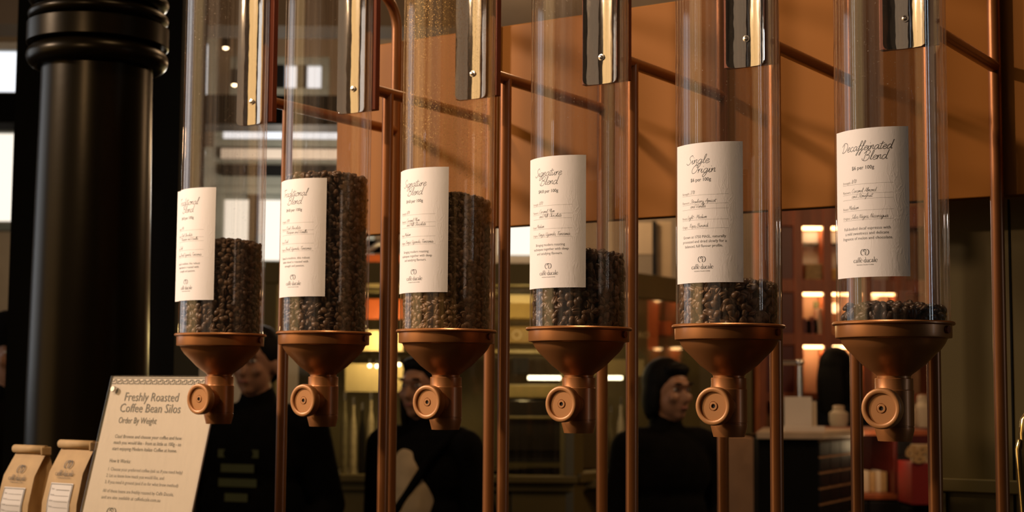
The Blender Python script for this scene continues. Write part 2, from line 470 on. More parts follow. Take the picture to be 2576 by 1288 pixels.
SCRIPT = {
 'a': (1.15, [[(.85,.85),(.5,1.0),(.12,.6),(.15,.1),(.45,.02),(.8,.5),(.88,.95)], [(.88,.95),(.85,.3),(1.0,.0),(1.25,.2)]]),
 'b': (.95, [[(0,.2),(.3,1.2),(.35,2.0),(.15,1.9),(.12,.9),(.15,.1),(.45,0),(.75,.4),(.65,.9),(.3,.8)]]),
 'c': (.88, [[(.8,.85),(.5,1.0),(.12,.55),(.25,.05),(.6,.02),(.95,.3)]]),
 'd': (1.15, [[(.85,.8),(.5,1),(.12,.6),(.15,.1),(.45,.02),(.85,.6),(1.05,2.1)], [(1.05,2.1),(.88,.6),(.95,.05),(1.2,.15)]]),
 'e': (.86, [[(.1,.4),(.5,.5),(.75,.8),(.5,1.0),(.15,.6),(.2,.1),(.55,0),(.95,.3)]]),
 'f': (.72, [[(.0,.1),(.4,1.0),(.75,1.9),(.6,2.15),(.42,1.7),(.3,.3),(.1,-.8),(-.1,-1.0),(-.05,-.6),(.5,.1),(.75,.3)], [(.05,.95),(.7,1.05)]]),
 'g': (1.1, [[(.85,.8),(.5,1),(.12,.6),(.15,.1),(.45,.02),(.82,.6),(.88,.95)], [(.88,.95),(.78,-.3),(.4,-1.0),(.1,-.8),(.4,-.2),(1.2,.3)]]),
 'h': (.95, [[(0,.1),(.35,1.3),(.45,2.0),(.25,1.9),(.12,.8),(.05,0)], [(.05,.0),(.3,.75),(.6,.95),(.7,.6),(.65,.1),(.95,.15)]]),
 'i': (.5, [[(0,.3),(.2,.95),(.15,.2),(.3,0),(.55,.25)], [(.30,1.42),(.37,1.52)]]),
 'k': (.9, [[(0,.1),(.35,1.3),(.45,2.0),(.25,1.9),(.12,.8),(.05,0)], [(.7,.95),(.2,.5),(.75,0),(.95,.15)]]),
 'l': (.48, [[(0,.2),(.35,1.2),(.45,2.05),(.25,1.95),(.12,.8),(.2,.05),(.5,.2)]]),
 'm': (1.25, [[(.0,.6),(.15,.95),(.1,0)], [(.1,.1),(.35,.85),(.55,.95),(.55,.0)], [(.55,.1),(.8,.85),(1.02,.95),(1.0,.15),(1.3,.15)]]),
 'n': (.92, [[(0,.6),(.15,.95),(.1,0)], [(.1,.1),(.4,.85),(.65,.95),(.65,.15),(.95,.2)]]),
 'o': (.95, [[(.5,1),(.12,.6),(.15,.1),(.45,0),(.8,.4),(.7,.9),(.45,.98),(.6,.8),(1.0,.9)]]),
 'p': (.9, [[(0,.6),(.2,.95),(.05,-.9)], [(.1,.2),(.4,.9),(.7,.9),(.75,.4),(.45,0),(.15,.15)]]),
 'r': (.62, [[(0,.5),(.15,.95),(.1,0)], [(.1,.2),(.3,.8),(.62,.95)]]),
 's': (.65, [[(0,.1),(.4,.95),(.3,.7),(.6,.3),(.4,.0),(.1,.1)]]),
 't': (.58, [[(.38,1.75),(.15,.4),(.3,0),(.6,.25)], [(-.2,1.15),(.85,1.32)]]),
 'u': (1.0, [[(0,.95),(.02,.3),(.25,0),(.6,.5),(.72,.95)], [(.72,.95),(.68,.2),(.85,0),(1.05,.2)]]),
 'v': (.8, [[(0,.95),(.25,.0),(.65,.8),(.85,.95)]]),
 'w': (1.1, [[(0,.95),(.15,.05),(.5,.8),(.65,.05),(1.0,.8),(1.2,.95)]]),
 'y': (.95, [[(0,.95),(.05,.35),(.3,.1),(.65,.6),(.75,.95)], [(.75,.95),(.6,-.3),(.25,-1.0),(0,-.8),(.4,-.2),(1.0,.2)]]),
 'z': (.75, [[(0,.9),(.6,.95),(.05,.05),(.7,.05)]]),
 'T': (1.0, [[(-.1,1.8),(.5,2.05),(1.5,2.1)], [(.75,2.0),(.45,.8),(.3,0)]]),
 'B': (1.4, [[(.35,2.0),(.1,.0)], [(-.1,1.5),(.5,2.15),(1.1,1.9),(.9,1.3),(.4,1.1)], [(.4,1.1),(1.1,.95),(1.1,.3),(.6,-.15),(-.15,.05),(-.3,.5)]]),
 'S': (1.15, [[(1.2,1.7),(1.0,2.1),(.5,1.7),(.55,1.2),(.9,.7),(.7,.1),(.2,-.1),(-.2,.3)]]),
 'O': (1.45, [[(.9,2.0),(.3,1.6),(.0,.7),(.3,0),(.9,.2),(1.3,1.1),(1.1,1.9),(.7,2.05),(.55,1.7)]]),
 'D': (1.6, [[(.4,1.9),(.15,.1)], [(-.3,1.4),(.4,2.1),(1.2,1.9),(1.5,1.1),(1.1,.3),(.4,-.05),(-.1,.15)]]),
 'C': (1.15, [[(1.2,1.7),(1.0,2.1),(.4,1.6),(.1,.7),(.4,0),(1.0,.2)]]),
 'P': (1.1, [[(.35,2.0),(.1,0)], [(0,1.6),(.5,2.1),(1.1,1.8),(.9,1.2),(.3,1.0)]]),
 'R': (1.2, [[(.35,2.0),(.1,0)], [(0,1.6),(.5,2.1),(1.1,1.8),(.9,1.2),(.3,1.0)], [(.3,1.0),(.7,.4),(1.15,.0)]]),
 'M': (1.5, [[(0,0),(.4,2.0),(.7,.6),(1.3,2.0),(1.25,.2),(1.5,.1)]]),
 'K': (1.15, [[(.3,2),(.1,0)], [(1.1,2),(.3,1),(1.1,0)]]),
 'U': (1.35, [[(.2,2),(.1,.5),(.5,0),(1,.6),(1.15,2)], [(1.15,2),(1.05,.2),(1.3,0)]]),
 'L': (1.0, [[(.4,2),(.15,.1),(.4,.0),(1,.15)]]),
 'V': (1.15, [[(.1,2),(.4,0),(1.2,2)]]),
 'A': (1.2, [[(0,0),(.8,2.05),(1.0,0)], [(-.1,.7),(1.2,.85)]]),
 'N': (1.3, [[(0,0),(.3,2),(.9,0),(1.2,2)]]),
 '0': (.8, [[(.4,1.8),(.1,.9),(.35,0),(.7,.9),(.45,1.8)]]),
 '1': (.6, [[(.1,1.4),(.4,1.8),(.25,0)]]),
 '7': (.8, [[(.0,1.7),(.7,1.8),(.2,0)]]),
 '8': (.8, [[(.6,1.6),(.3,1.8),(.15,1.4),(.6,.6),(.3,0),(.05,.4),(.6,1.3),(.6,1.6)]]),
 '9': (.8, [[(.65,1.5),(.3,1.8),(.15,1.3),(.4,1.0),(.65,1.5),(.45,0)]]),
 '/': (.75, [[(-.1,-.2),(.7,2.1)]]),
 ',': (.35, [[(.1,.1),(0,-.35)]]),
 '-': (.8, [[(.1,.55),(.6,.6)]]),
 ' ': (.6, []),
}


class Print:
    """flat printed marks in (x, y) metres; later wrapped or laid on a surface"""
    def __init__(s):
        s.v = []; s.f = []

    def ribbon(s, pts, w):
        n = len(pts)
        if n < 2: return
        b = len(s.v)
        for i, p in enumerate(pts):
            t = (pts[min(i + 1, n - 1)] - pts[max(i - 1, 0)])
            if t.length < 1e-9: t = Vector((1, 0))
            t.normalize()
            nn = Vector((-t.y, t.x))
            ww = (w[i] if isinstance(w, list) else w) / 2
            s.v.append(tuple(p + nn * ww)); s.v.append(tuple(p - nn * ww))
        for i in range(n - 1):
            s.f.append((b + 2 * i, b + 2 * i + 1, b + 2 * i + 3, b + 2 * i + 2))

    def script(s, text, x, y, xh, w, align='c', slant=0.3, tight=1.0):
        adv = sum(SCRIPT.get(ch, (.6, []))[0] for ch in text) * xh * tight
        if align == 'c': x -= adv / 2
        elif align == 'r': x -= adv
        for ch in text:
            a, strokes = SCRIPT.get(ch, (.6, []))
            for st in strokes:
                pts = [Vector((x + (p.x * tight + p.y * slant) * xh, y + p.y * xh)) for p in catmull(st)]
                s.ribbon(pts, w)
            x += a * xh * tight

    def text(s, body, x, y, size, align='c', shear=0.0, width=None, bold=0.0):
        cu = bpy.data.curves.new('t', 'FONT')
        cu.body = body; cu.size = size; cu.align_x = {'c': 'CENTER', 'l': 'LEFT', 'r': 'RIGHT'}[align]
        cu.resolution_u = 2; cu.offset = bold; cu.shear = shear
        o = bpy.data.objects.new('t', cu); C.objects.link(o)
        dg = bpy.context.evaluated_depsgraph_get(); dg.update()
        me = o.evaluated_get(dg).to_mesh()
        vs = [(p.co.x, p.co.y) for p in me.vertices]
        fs = [tuple(p.vertices) for p in me.polygons]
        o.evaluated_get(dg).to_mesh_clear()
        bpy.data.objects.remove(o); bpy.data.curves.remove(cu)
        if not vs: return
        if width:
            w0 = max(p[0] for p in vs) - min(p[0] for p in vs)
            k = width / w0
            vs = [(p[0] * k, p[1]) for p in vs]
        n = len(s.v)
        s.v += [(p[0] + x, p[1] + y) for p in vs]
        s.f += [tuple(i + n for i in f) for f in fs]

    def line(s, x0, x1, y, w, n=14):
        s.ribbon([Vector((x0 + (x1 - x0) * i / n, y)) for i in range(n + 1)], w)

    def rect(s, x0, y0, x1, y1):
        n = len(s.v); s.v += [(x0, y0), (x1, y0), (x1, y1), (x0, y1)]; s.f.append((n, n + 1, n + 2, n + 3))

    def logo(s, x, y, h):
        """two interlocked rounded letters"""
        def arc(cx, cy, rx, ry, a0, a1, w0, w1, n=22):
            pts = []; ws = []
            for i in range(n + 1):
                a = math.radians(a0 + (a1 - a0) * i / n)
                pts.append(Vector((x + (cx + rx * math.cos(a)) * h, y + (cy + ry * math.sin(a)) * h)))
                k = math.sin(PI * i / n)
                ws.append((w0 + (w1 - w0) * k) * h)
            s.ribbon(pts, ws)
        arc(-.33, 0, .42, .5, 70, 290, .02, .15)          # left letter bowl
        arc(.33, 0, .42, .5, -110, 110, .02, .15)         # right letter bowl
        arc(-.02, .0, .36, .46, 20, 165, .03, .17)        # arch between them
        arc(-.1, -.05, .22, .28, 40, 150, .02, .10)
        s.ribbon([Vector((x + .1 * h, y + .12 * h)), Vector((x + .1 * h, y - .48 * h))], .13 * h)
        s.ribbon([Vector((x + .28 * h, y + .35 * h)), Vector((x + .25 * h, y - .48 * h))], .03 * h)

    SER = {  # small serif alphabet: (advance, strokes of (points, thin/thick pairs))
     'c': (.86, [([(.78,.78),(.55,1.0),(.18,.8),(.08,.45),(.25,.06),(.55,0),(.82,.2)], [.10,.07,.15,.2,.14,.07,.05])]),
     'a': (.86, [([(.16,.78),(.38,1.0),(.6,.85),(.62,.4),(.62,.1),(.86,.05)], [.16,.07,.14,.19,.17,.05]), ([(.62,.6),(.3,.5),(.1,.25),(.25,.02),(.6,.2)], [.06,.07,.17,.09,.05])]),
     'f': (.58, [([(.75,1.6),(.5,1.75),(.3,1.5),(.27,.8),(.27,.04)], [.14,.07,.14,.19,.19]), ([(.05,.96),(.6,.96)], [.06,.06]), ([(.08,.03),(.5,.03)], [.06,.06])]),
     'e': (.88, [([(.12,.55),(.78,.55),(.7,.9),(.45,1.0),(.16,.8),(.08,.45),(.25,.06),(.55,0),(.82,.2)], [.05,.05,.13,.07,.13,.2,.14,.07,.05])]),
     'd': (.98, [([(.55,1.68),(.74,1.72),(.74,.06),(.95,.04)], [.05,.1,.19,.06]), ([(.74,.8),(.5,1.0),(.2,.82),(.08,.45),(.22,.05),(.5,.02),(.74,.2)], [.05,.07,.15,.2,.14,.07,.05])]),
     'u': (1.0, [([(.02,.96),(.2,.96),(.2,.3),(.38,.02),(.74,.25)], [.05,.1,.19,.12,.05]), ([(.56,.96),(.74,.96),(.74,.06),(.95,.04)], [.05,.1,.19,.06])]),
     'l': (.5, [([(.05,1.68),(.24,1.72),(.24,.04)], [.05,.1,.19]), ([(.05,.03),(.44,.03)], [.06,.06])]),
     ' ': (.5, [])}

    def serif(s, text, x, y, xh):
        tot = sum(s.SER[c if c in s.SER else 'e'][0] for c in text) * xh
        x -= tot / 2
        for ch in text:
            a, strokes = s.SER[ch if ch in s.SER else 'e']
            for pts, ws in strokes:
                q = catmull(pts)
                n = len(q); m = len(ws) - 1
                wl = []
                for i in range(n):
                    t = i / (n - 1) * m; k = min(int(t), m - 1); wl.append((ws[k] + (ws[k + 1] - ws[k]) * (t - k)) * xh * 1.3)
                if len(q) == 2: wl = [ws[0] * xh, ws[-1] * xh]
                s.ribbon([Vector((x + p.x * xh, y + p.y * xh)) for p in q], wl)
            if ch == 'è':
                s.ribbon([Vector((x + .25 * xh, y + 1.5 * xh)), Vector((x + .52 * xh, y + 1.18 * xh))], [.2 * xh, .06 * xh])
            x += a * xh

    def build(s, name, fn, material, parent):
        me = bpy.data.meshes.new(name)
        me.from_pydata([fn(p[0], p[1]) for p in s.v], [], s.f)
        return obj(name, me, material, parent)


# ------------------------------------------------------------------ the room
struct('floor', MB().box(-6, 6, -3, 12, -0.1, 0), M['floor'])
ceil = struct('ceiling', MB().box(-6, 6, 3.2, 12, 3.95, 4.05), M['ceil'])
struct('wall_back', MB().box(-6, 6, 10.6, 10.8, 0, 4.0), M['sand'])
struct('wall_right', MB().box(4.2, 4.4, 2.5, 12, 0, 4.0), M['olive'])
for (u, v) in ((568, 115), (590, 208), (848, 63), (1150, 20)):
    p = at(u, v, 8.4)
    e = empty('ceiling_spotlight', p, 0,
              {568: 'small warm spotlight hanging from the ceiling, seen through the leftmost tube, upper one', 590: 'small warm spotlight hanging from the ceiling, seen through the leftmost tube, lower one',
               848: 'small warm spotlight hanging from the ceiling, seen through the second tube from the left', 1150: 'small warm spotlight hanging from the ceiling above the fascia'}[u], 'ceiling light', 'ceiling spotlights')
    MB().lathe([(.016, -.012), (.022, -.010), (.022, .07), (.010, .08), (0, .08)], 20).build('lamp_housing', M['black'], e, True)
    MB().ellipsoid((0, 0, -.008), (.015, .015, .012)).build('bulb', M['downlight'], e, True)
    MB().tube([(0, 0, .078), (0, 0, 3.95 - p.z)], .005, 8).build('rod', M['black'], e, True)

# ceiling beams
for i, (u, v, Y) in enumerate(((640, 285, 8.2), (700, 30, 6.6))):
    z = at(u, v, Y).z
    struct('trim_%d' % (i + 1), MB().box(-6, 0.6 if i == 0 else -0.2, Y, Y + .25, z - .06, z + .10), M['black'] if i == 0 else M['ceil'])

# left back: window wall behind the silos on the left
WY = 9.6
def win(n, u0, v0, u1, v1, pane, mull=()):
    a, b = at(u0, v1, WY), at(u1, v0, WY)
    w = empty('window_%d' % n, ((a.x + b.x) / 2, WY, a.z)); w['kind'] = 'structure'
    cx = (a.x + b.x) / 2
    x0, x1, z1 = a.x - cx, b.x - cx, b.z - a.z
    MB().box(x0, x1, .03, .05, 0, z1).build('pane', pane, w)
    for (p, q, r_, s_) in ((x0 - .05, x1 + .05, -.05, 0), (x0 - .05, x1 + .05, z1, z1 + .05)):
        MB().box(p, q, -.03, .06, r_, s_).build('window_frame', M['greygreen'], w, bevel=.004)
    for xm in (x0 - .025, x1 + .025): MB().box(xm - .025, xm + .025, -.03, .06, 0, z1).build('window_frame', M['greygreen'], w, bevel=.004)
    for um in mull:
        xm = at(um, v0, WY).x - cx
        MB().box(xm - .03, xm + .03, -.03, .06, 0, z1).build('mullion', M['black'], w, bevel=.004)


win(1, -160, 128, 60, 232, M['daylight'])
win(2, -160, 335, 60, 560, M['daylight_warm'])
win(3, 470, 110, 525, 255, M['daylight'])
win(4, 600, 165, 810, 222, M['daylight'], (650, 705, 760))
win(5, 560, 292, 960, 350, M['daylight'], ())
win(6, 560, 492, 925, 655, M['daylight_warm'], (640, 735))
a, b = at(440, 500, WY), at(960, 372, WY)
struct('wall_left', MB().box(a.x, b.x, WY + .02, WY + .2, a.z, b.z), M['greygreen'])
a, b = at(-200, 900, WY), at(470, 560, WY)
struct('trim_3', MB().box(a.x, b.x, WY, WY + .2, 0, b.z), M['sand'])
for k, v in enumerate((385, 425)):
    a = at(560, v, WY); b = at(1000, v + 8, WY)
    struct('trim_%d' % (4 + k), MB().box(a.x, b.x, WY - .06, WY + .02, b.z - .03, a.z + .02), M['white' if k == 0 else 'black'])
a, b = at(-200, 105, 8.8), at(50, 22, 8.8)
struct('trim_6', MB().box(a.x, b.x, 8.8, 9.0, a.z, b.z), M['sand'])

# black pier behind the iron column
a, b = at(22, 700, 3.7), at(443, 700, 3.7)
struct('wall_pier', MB().box(a.x, b.x, 3.7, 4.0, 0, 4.0), M['black'])

# ------------------------------------------------------------------ iron column
CY = 2.95
cl = at(232, 600, CY)
col = empty('iron_column', (cl.x, CY, 0), 0, 'black round iron column with ringed capital at the left', 'column')
k = CY / FPX
zt = lambda v: at(232, v, CY).z
r1 = 138 * k
MB().lathe([(r1 * 1.22, 0), (r1 * 1.22, .04), (r1 * 1.10, .06), (r1 * 1.08, zt(1000)), (r1, zt(210)), (r1, zt(160))], 64).build('shaft', M['iron'], col, True)
def ring_prof(v0, v1, ro, bulge, n=10):
    z0, z1 = zt(v1), zt(v0)
    pr = []
    for i in range(n + 1):
        a_ = -PI / 2 + PI * i / n
        pr.append((ro - bulge + bulge * math.cos(a_), (z0 + z1) / 2 + (z1 - z0) / 2 * math.sin(a_)))
    return [(r1 * .9, z0)] + pr + [(r1 * .9, z1)]
R_ = 176 * k
for v0, v1 in ((122, 178), (28, 66), (-14, 26), (-56, -16), (-98, -58)):
    MB().lathe(ring_prof(v0, v1, R_ - (1.5 * k if v0 < 100 else 0), .022), 72).build('capital_ring', M['iron'], col, True)
MB().lathe([(r1 * .9, zt(120)), (R_ - .002, zt(120)), (R_, zt(118)), (R_, zt(70)), (R_ - .002, zt(68)), (r1 * .9, zt(68))], 72).build('capital_band', M['iron'], col, True)
MB().lathe([(r1 * .95, zt(-98)), (r1 * 1.0, 3.0), (r1 * 1.5, 3.2), (r1 * 1.5, 3.95)], 48).build('upper_shaft', M['iron'], col, True)

# ------------------------------------------------------------------ counter under the silos (below the frame)
ct = MB().box(-.75, 1.35, -.12, .44, 0.0, 1.15, ROWM).build('trim_7', M['black'], bevel=.004); ct['kind'] = 'structure'

# ------------------------------------------------------------------ fascia and olive wall
FT = 0.4145
fa = MB().box(-.136, 1.45, FT, FT + .022, 1.7545, 2.078, ROWM).build('fascia_board', M['fascia'], bevel=.0015)
tag(fa, 'long orange brown fascia board behind the row of silos', 'panel')
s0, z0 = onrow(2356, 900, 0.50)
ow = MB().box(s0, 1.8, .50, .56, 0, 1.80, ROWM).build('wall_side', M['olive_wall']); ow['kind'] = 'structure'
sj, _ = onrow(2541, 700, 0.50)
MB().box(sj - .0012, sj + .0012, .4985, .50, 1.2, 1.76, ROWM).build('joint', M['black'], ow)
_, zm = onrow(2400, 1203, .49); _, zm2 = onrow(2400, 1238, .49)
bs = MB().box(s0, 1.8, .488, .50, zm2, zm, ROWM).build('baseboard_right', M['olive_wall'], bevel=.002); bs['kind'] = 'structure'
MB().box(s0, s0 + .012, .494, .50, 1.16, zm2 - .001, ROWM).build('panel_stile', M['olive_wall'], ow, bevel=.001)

# ------------------------------------------------------------------ silos
RIMZ, OUTZ, LAB0, LAB1, PLATEZ, ARMZ, TN, TF = 1.5728, 1.4460, 1.6185, 1.7765, 1.883, 1.9240, 0.1336, 0.401
SPC = 0.1985
JIT = (0.0015, -0.0050, 0.0012, 0.0010, 0.0020, -0.0020)
RT = 0.060            # tube radius
RI = 0.0565
names = ['leftmost silo', 'second silo from the left', 'third silo from the left', 'fourth silo from the left', 'fifth silo from the left', 'rightmost silo']
SL = [
 'leftmost clear coffee silo, labelled Traditional Blend, about half full',
 'second clear coffee silo from the left, labelled Traditional Blend, filled above its label',
 'third clear coffee silo from the left, labelled Signature Blend, dusty tube filled high',
 'fourth clear coffee silo from the left, labelled Signature Blend, filled to mid label',
 'clear coffee silo with the Single Origin label, beans only below the label',
 'rightmost clear coffee silo, labelled Decaffeinated Blend, almost empty',
]
LABEL_OFF = (-9, -2.4, -6.3, -4.6, -1.5, -6)
LT = [
 ('Traditional', 'Blend', '$4.8 per 100g', '9/10', 'Dark Chocolate', 'Marzipan and Vanilla', 'Dark', 'Brazil, Uganda, Tanzania', ('Based in tradition, this robust', 'Italian blend is roasted with', 'strength and passion.')),
 None,
 ('Signature', 'Blend', '$4.8 per 100g', '8/10', 'Caramel, Plum', 'and Milk Chocolate', 'Medium', 'Kenya, Uganda, Tanzania', ('Bringing modern roasting', 'techniques together with deep', 'and satisfying flavours.')),
 None,
 ('Single', 'Origin', '$6 per 100g', '7/10', 'Strawberry, Apricot', 'and Vanilla', 'Light - Medium', 'Repzi, Burundi', ('Grown at 1750 MASL, naturally', 'processed and dried slowly for a', 'balanced, full flavour profile.')),
 ('Decaffeinated', 'Blend', '$6 per 100g', '8/10', 'Caramel, Almond', 'and Stonefruit', 'Medium', 'Selva Negra, Nicaragua', ('Full-bodied decaf espresso with', 'a mild sweetness and delicate', 'fragrance of melon and chocolate.')),
]
LT[1] = LT[0]; LT[3] = LT[2]
LW, LH = 0.0905, LAB1 - LAB0


def label_prints(i):
    t = LT[i]
    p, g, lg = Print(), Print(), Print()
    X = lambda f: (f - .5) * LW
    Yf = lambda f: LH * (1 - f)
    xh = 0.0047
    if i == 5:
        p.script(t[0], X(.475), Yf(.148), xh, .00058, 'c', tight=1.08)
        p.script(t[1], X(.61), Yf(.216), xh, .00054, 'c', tight=1.15)
    else:
        p.script(t[0], X(.44 if i < 4 else .41), Yf(.148), xh, .00054, 'c', tight=1.12 if i < 4 else 1.28)
        p.script(t[1], X(.47 if i < 4 else .49), Yf(.216), xh, .00054, 'c', tight=1.15 if i < 4 else 1.28)
    p.text(t[2], X(.455), Yf(.276), .0055, 'c', bold=.00006)
    rows = ((.375, 'Strength:', t[3]), (.440, 'Flavours:', t[4]), (.475, '', t[5]), (.552, 'Roast:', t[6]), (.615, 'Origin:' if i == 4 else 'Origins:', t[7]))
    for yf, a_, b_ in rows:
        g.line(X(.145), X(.82), Yf(yf), .00022)
        if a_: g.text(a_, X(.145), Yf(yf) + .0013, .0036, 'l')
        p.script(b_, X(.30 if a_ in ('Strength:', 'Flavours:', '') else (.25 if a_ == 'Roast:' else .285)), Yf(yf) + .0016, .0021, .00027, 'l', tight=1.02)
    for yf, s_ in zip((.682, .715, .748), t[8]):
        p.text(s_, X(.475), Yf(yf), .0044, 'c')
    lg.logo(X(.475), Yf(.835), .0062)
    lg.serif('caffè ducale', X(.475), Yf(.902), .0030)
    lg.text('MODERN ITALIAN COFFEE', X(.475), Yf(.922), .0017, 'c')
    return p, g, lg


pc = 0.120  # D unit
def P2(r, z): return (r * pc, (RIMZ - OUTZ) + 0.0 - z * pc * (1.058 / 1.105))
FUN = [P2(.500, .03), P2(.506, .0), P2(.530, -.004), P2(.540, .008), P2(.540, .020), P2(.530, .028), P2(.512, .032), P2(.512, .135), P2(.509, .146),
       P2(.478, .150), P2(.470, .156), P2(.450, .200), P2(.415, .250), P2(.352, .314), P2(.273, .398), P2(.20, .455), P2(.160, .485), P2(.149, .500), P2(.148, .530)]
VALVE = [P2(.148, .520), P2(.164, .522), P2(.168, .527), P2(.168, .625), P2(.170, .630), P2(.173, .634), P2(.173, .960), P2(.168, .964), P2(.168, .972)]
SPOUT = [P2(.165, .972), P2(.172, .975), P2(.172, 1.005), P2(.147, 1.105), P2(.128, 1.105), P2(.135, 1.02)]


def wrap(off, rr):
    def fn(x, y):
        a_ = x / (RT + .0005) + math.radians(off) - PI / 2
        return (rr * math.cos(a_), rr * math.sin(a_), y + LAB0 - OUTZ)
    return fn


silos = []
for i in range(6):
    ctr = rowpt(SPC * i + JIT[i], 0, OUTZ)
    silos.append(ctr)
    s = empty('coffee_silo', ctr, -ANG, SL[i], 'coffee dispenser', 'coffee bean silos in a row')
    # acrylic tube: two walls
    zt0, zt1 = RIMZ - OUTZ - .010, 1.304
    tb = MB().lathe([(RI, zt0), (RT, zt0), (RT, zt1), (RI, zt1)], 96, close=True).build('tube', M['tube%d' % i], s, True)
    tag(tb, 'clear acrylic tube')
    fu = MB().lathe(FUN, 96).build('funnel', M['copper'], s, True, angle=28)
    # collar screw on the right of the collar
    th = math.radians(-ANG * 0 + 0)
    sa = -PI / 2 + math.radians(44 - 4.9 * i) + math.radians(62)
    pz = P2(0, .075)[1]
    dv = Vector((math.cos(sa), math.sin(sa), 0))
    MB().tube([dv * (.512 * pc - .001) + Vector((0, 0, pz)), dv * (.512 * pc + .003) + Vector((0, 0, pz))], .0042, 12).build('collar_screw', M['bar'], s, True)
    vb = MB().lathe(VALVE, 64)
    kz = P2(0, .80)[1]
    Mk = Matrix.Translation((0, 0, kz)) @ Matrix.Rotation(PI / 2, 4, 'X')      # local z -> -y (towards the viewer)
    vb.lathe([(.128 * pc, .05 * pc), (.128 * pc, .26 * pc)], 40, Mk)
    vb.build('valve_body', M['copper'], s, True)
    MB().lathe(SPOUT, 64).build('spout', M['copper'], s, True)
    kn = MB()
    D_ = pc
    kn.lathe([(.12 * D_, .25 * D_), (.168 * D_, .252 * D_), (.178 * D_, .262 * D_), (.181 * D_, .275 * D_), (.181 * D_, .335 * D_), (.177 * D_, .348 * D_), (.168 * D_, .355 * D_),
              (.146 * D_, .356 * D_), (.136 * D_, .350 * D_), (.132 * D_, .338 * D_), (.132 * D_, .330 * D_), (0.046 * D_, .330 * D_), (.044 * D_, .324 * D_), (.040 * D_, .324 * D_)], 64, Mk)
    ko = kn.build('valve_knob', M['knob'], s, True, angle=40)
    hb = MB().lathe([(.040 * D_, .322 * D_), (.040 * D_, .334 * D_), (.036 * D_, .337 * D_), (.022 * D_, .337 * D_), (.019 * D_, .334 * D_), (.019 * D_, .322 * D_)], 32, Mk)
    hb.build('hub', M['knob'], ko, True)
    MB().lathe([(0, .325 * D_), (.019 * D_, .325 * D_)], 20, Mk).build('socket_hole', M['dark'], ko)
    # paper label: curved sheet with a slightly lifted left edge on the first
    n = 40; vs = []; fs = []
    half = LW / 2 / (RT + .0005)
    for layer in range(2):
        for yy in (0, .5, 1):
            for k_ in range(n + 1):
                f_ = k_ / n
                a_ = -half + 2 * half * f_ + math.radians(LABEL_OFF[i]) - PI / 2
                rr = RT + .0004 + layer * .00022
                lift = max(0, .12 - f_) / .12
                rr += (.0045 if i == 0 else .0006) * lift ** 2
                vs.append((rr * math.cos(a_), rr * math.sin(a_), LAB0 - OUTZ + yy * LH))
    W_ = n + 1
    for layer in range(2):
        b_ = layer * 3 * W_
        for y_ in range(2):
            for k_ in range(n):
                q = (b_ + y_ * W_ + k_, b_ + y_ * W_ + k_ + 1, b_ + (y_ + 1) * W_ + k_ + 1, b_ + (y_ + 1) * W_ + k_)
                fs.append(q if layer else q[::-1])
    for y_ in range(2):
        for k_ in (0, n):
            fs.append((y_ * W_ + k_, (y_ + 1) * W_ + k_, 3 * W_ + (y_ + 1) * W_ + k_, 3 * W_ + y_ * W_ + k_))
    for k_ in range(n):
        for y_ in (0, 2):
            fs.append((y_ * W_ + k_, y_ * W_ + k_ + 1, 3 * W_ + y_ * W_ + k_ + 1, 3 * W_ + y_ * W_ + k_))
    lb = MB().add(vs, fs).build('paper_label', M['paper'], s, True, angle=60)
    tag(lb, 'white paper label with handwritten style title')
    p, g, lg = label_prints(i)
    fn = wrap(LABEL_OFF[i], RT + .00068)
    p.build('printed_text', fn, M['ink'], lb)
    g.build('printed_lines', fn, M['ink_soft'], lb)
    lg.build('logo', fn, M['ink'], lb)
    # curved mirror plate at the back of the tube, with its screw
    pv = []; pf = []
    ha = math.radians(27); np_ = 20; z0_, z1_ = PLATEZ - OUTZ, .735
    cr = .006
    zs = [z0_, z0_ + cr * .3, z0_ + cr, z1_]
    ins = [cr / .055, cr * .3 / .055, 0, 0]
    for rr in (.0552, .0540):
        for zz, ii in zip(zs, ins):
            for k_ in range(np_ + 1):
                a_ = PI / 2 + (ha - ii) * (2 * k_ / np_ - 1)
                pv.append((rr * math.cos(a_), rr * math.sin(a_), zz))
    W2 = np_ + 1
    for l_ in range(2):
        for y_ in range(3):
            for k_ in range(np_):
                b_ = l_ * 4 * W2
                pf.append((b_ + y_ * W2 + k_, b_ + y_ * W2 + k_ + 1, b_ + (y_ + 1) * W2 + k_ + 1, b_ + (y_ + 1) * W2 + k_))
    for k_ in range(np_):
        pf.append((k_, k_ + 1, 4 * W2 + k_ + 1, 4 * W2 + k_))
    for y_ in range(3):
        for k_ in (0, np_):
            pf.append((y_ * W2 + k_, (y_ + 1) * W2 + k_, 4 * W2 + (y_ + 1) * W2 + k_, 4 * W2 + y_ * W2 + k_))
    bp = MB().add(pv, pf).build('back_plate', M['chrome'], s, True, angle=40)
    tag(bp, 'polished curved metal plate')
    zsc = PLATEZ - OUTZ + .034
    Ms = Matrix.Translation((0, .0538, zsc)) @ Matrix.Rotation(PI / 2, 4, 'X')
    MB().lathe([(.0026, 0), (.0026, .0035), (.0012, .004), (.0, .004)], 12, Ms).build('screw', M['steel'], bp, True)
    MB().lathe([(.0042, 0), (.0042, .0012), (.0026, .0014)], 12, Ms).build('washer', M['steel'], bp, True)

    # ---------------- support frame of this silo
    fctr = rowpt(SPC * i + JIT[i], 0, 1.15)
    ordn = ['leftmost silo', 'second silo from the left', 'third silo from the left', 'fourth silo from the left', 'fifth silo from the left', 'rightmost silo'][i]
    fr = empty('silo_frame', fctr, -ANG, 'copper coloured tube frame carrying the %s' % ordn, 'stand', 'copper tube frames behind the silos')
    b0 = 1.15
    rp = .0082
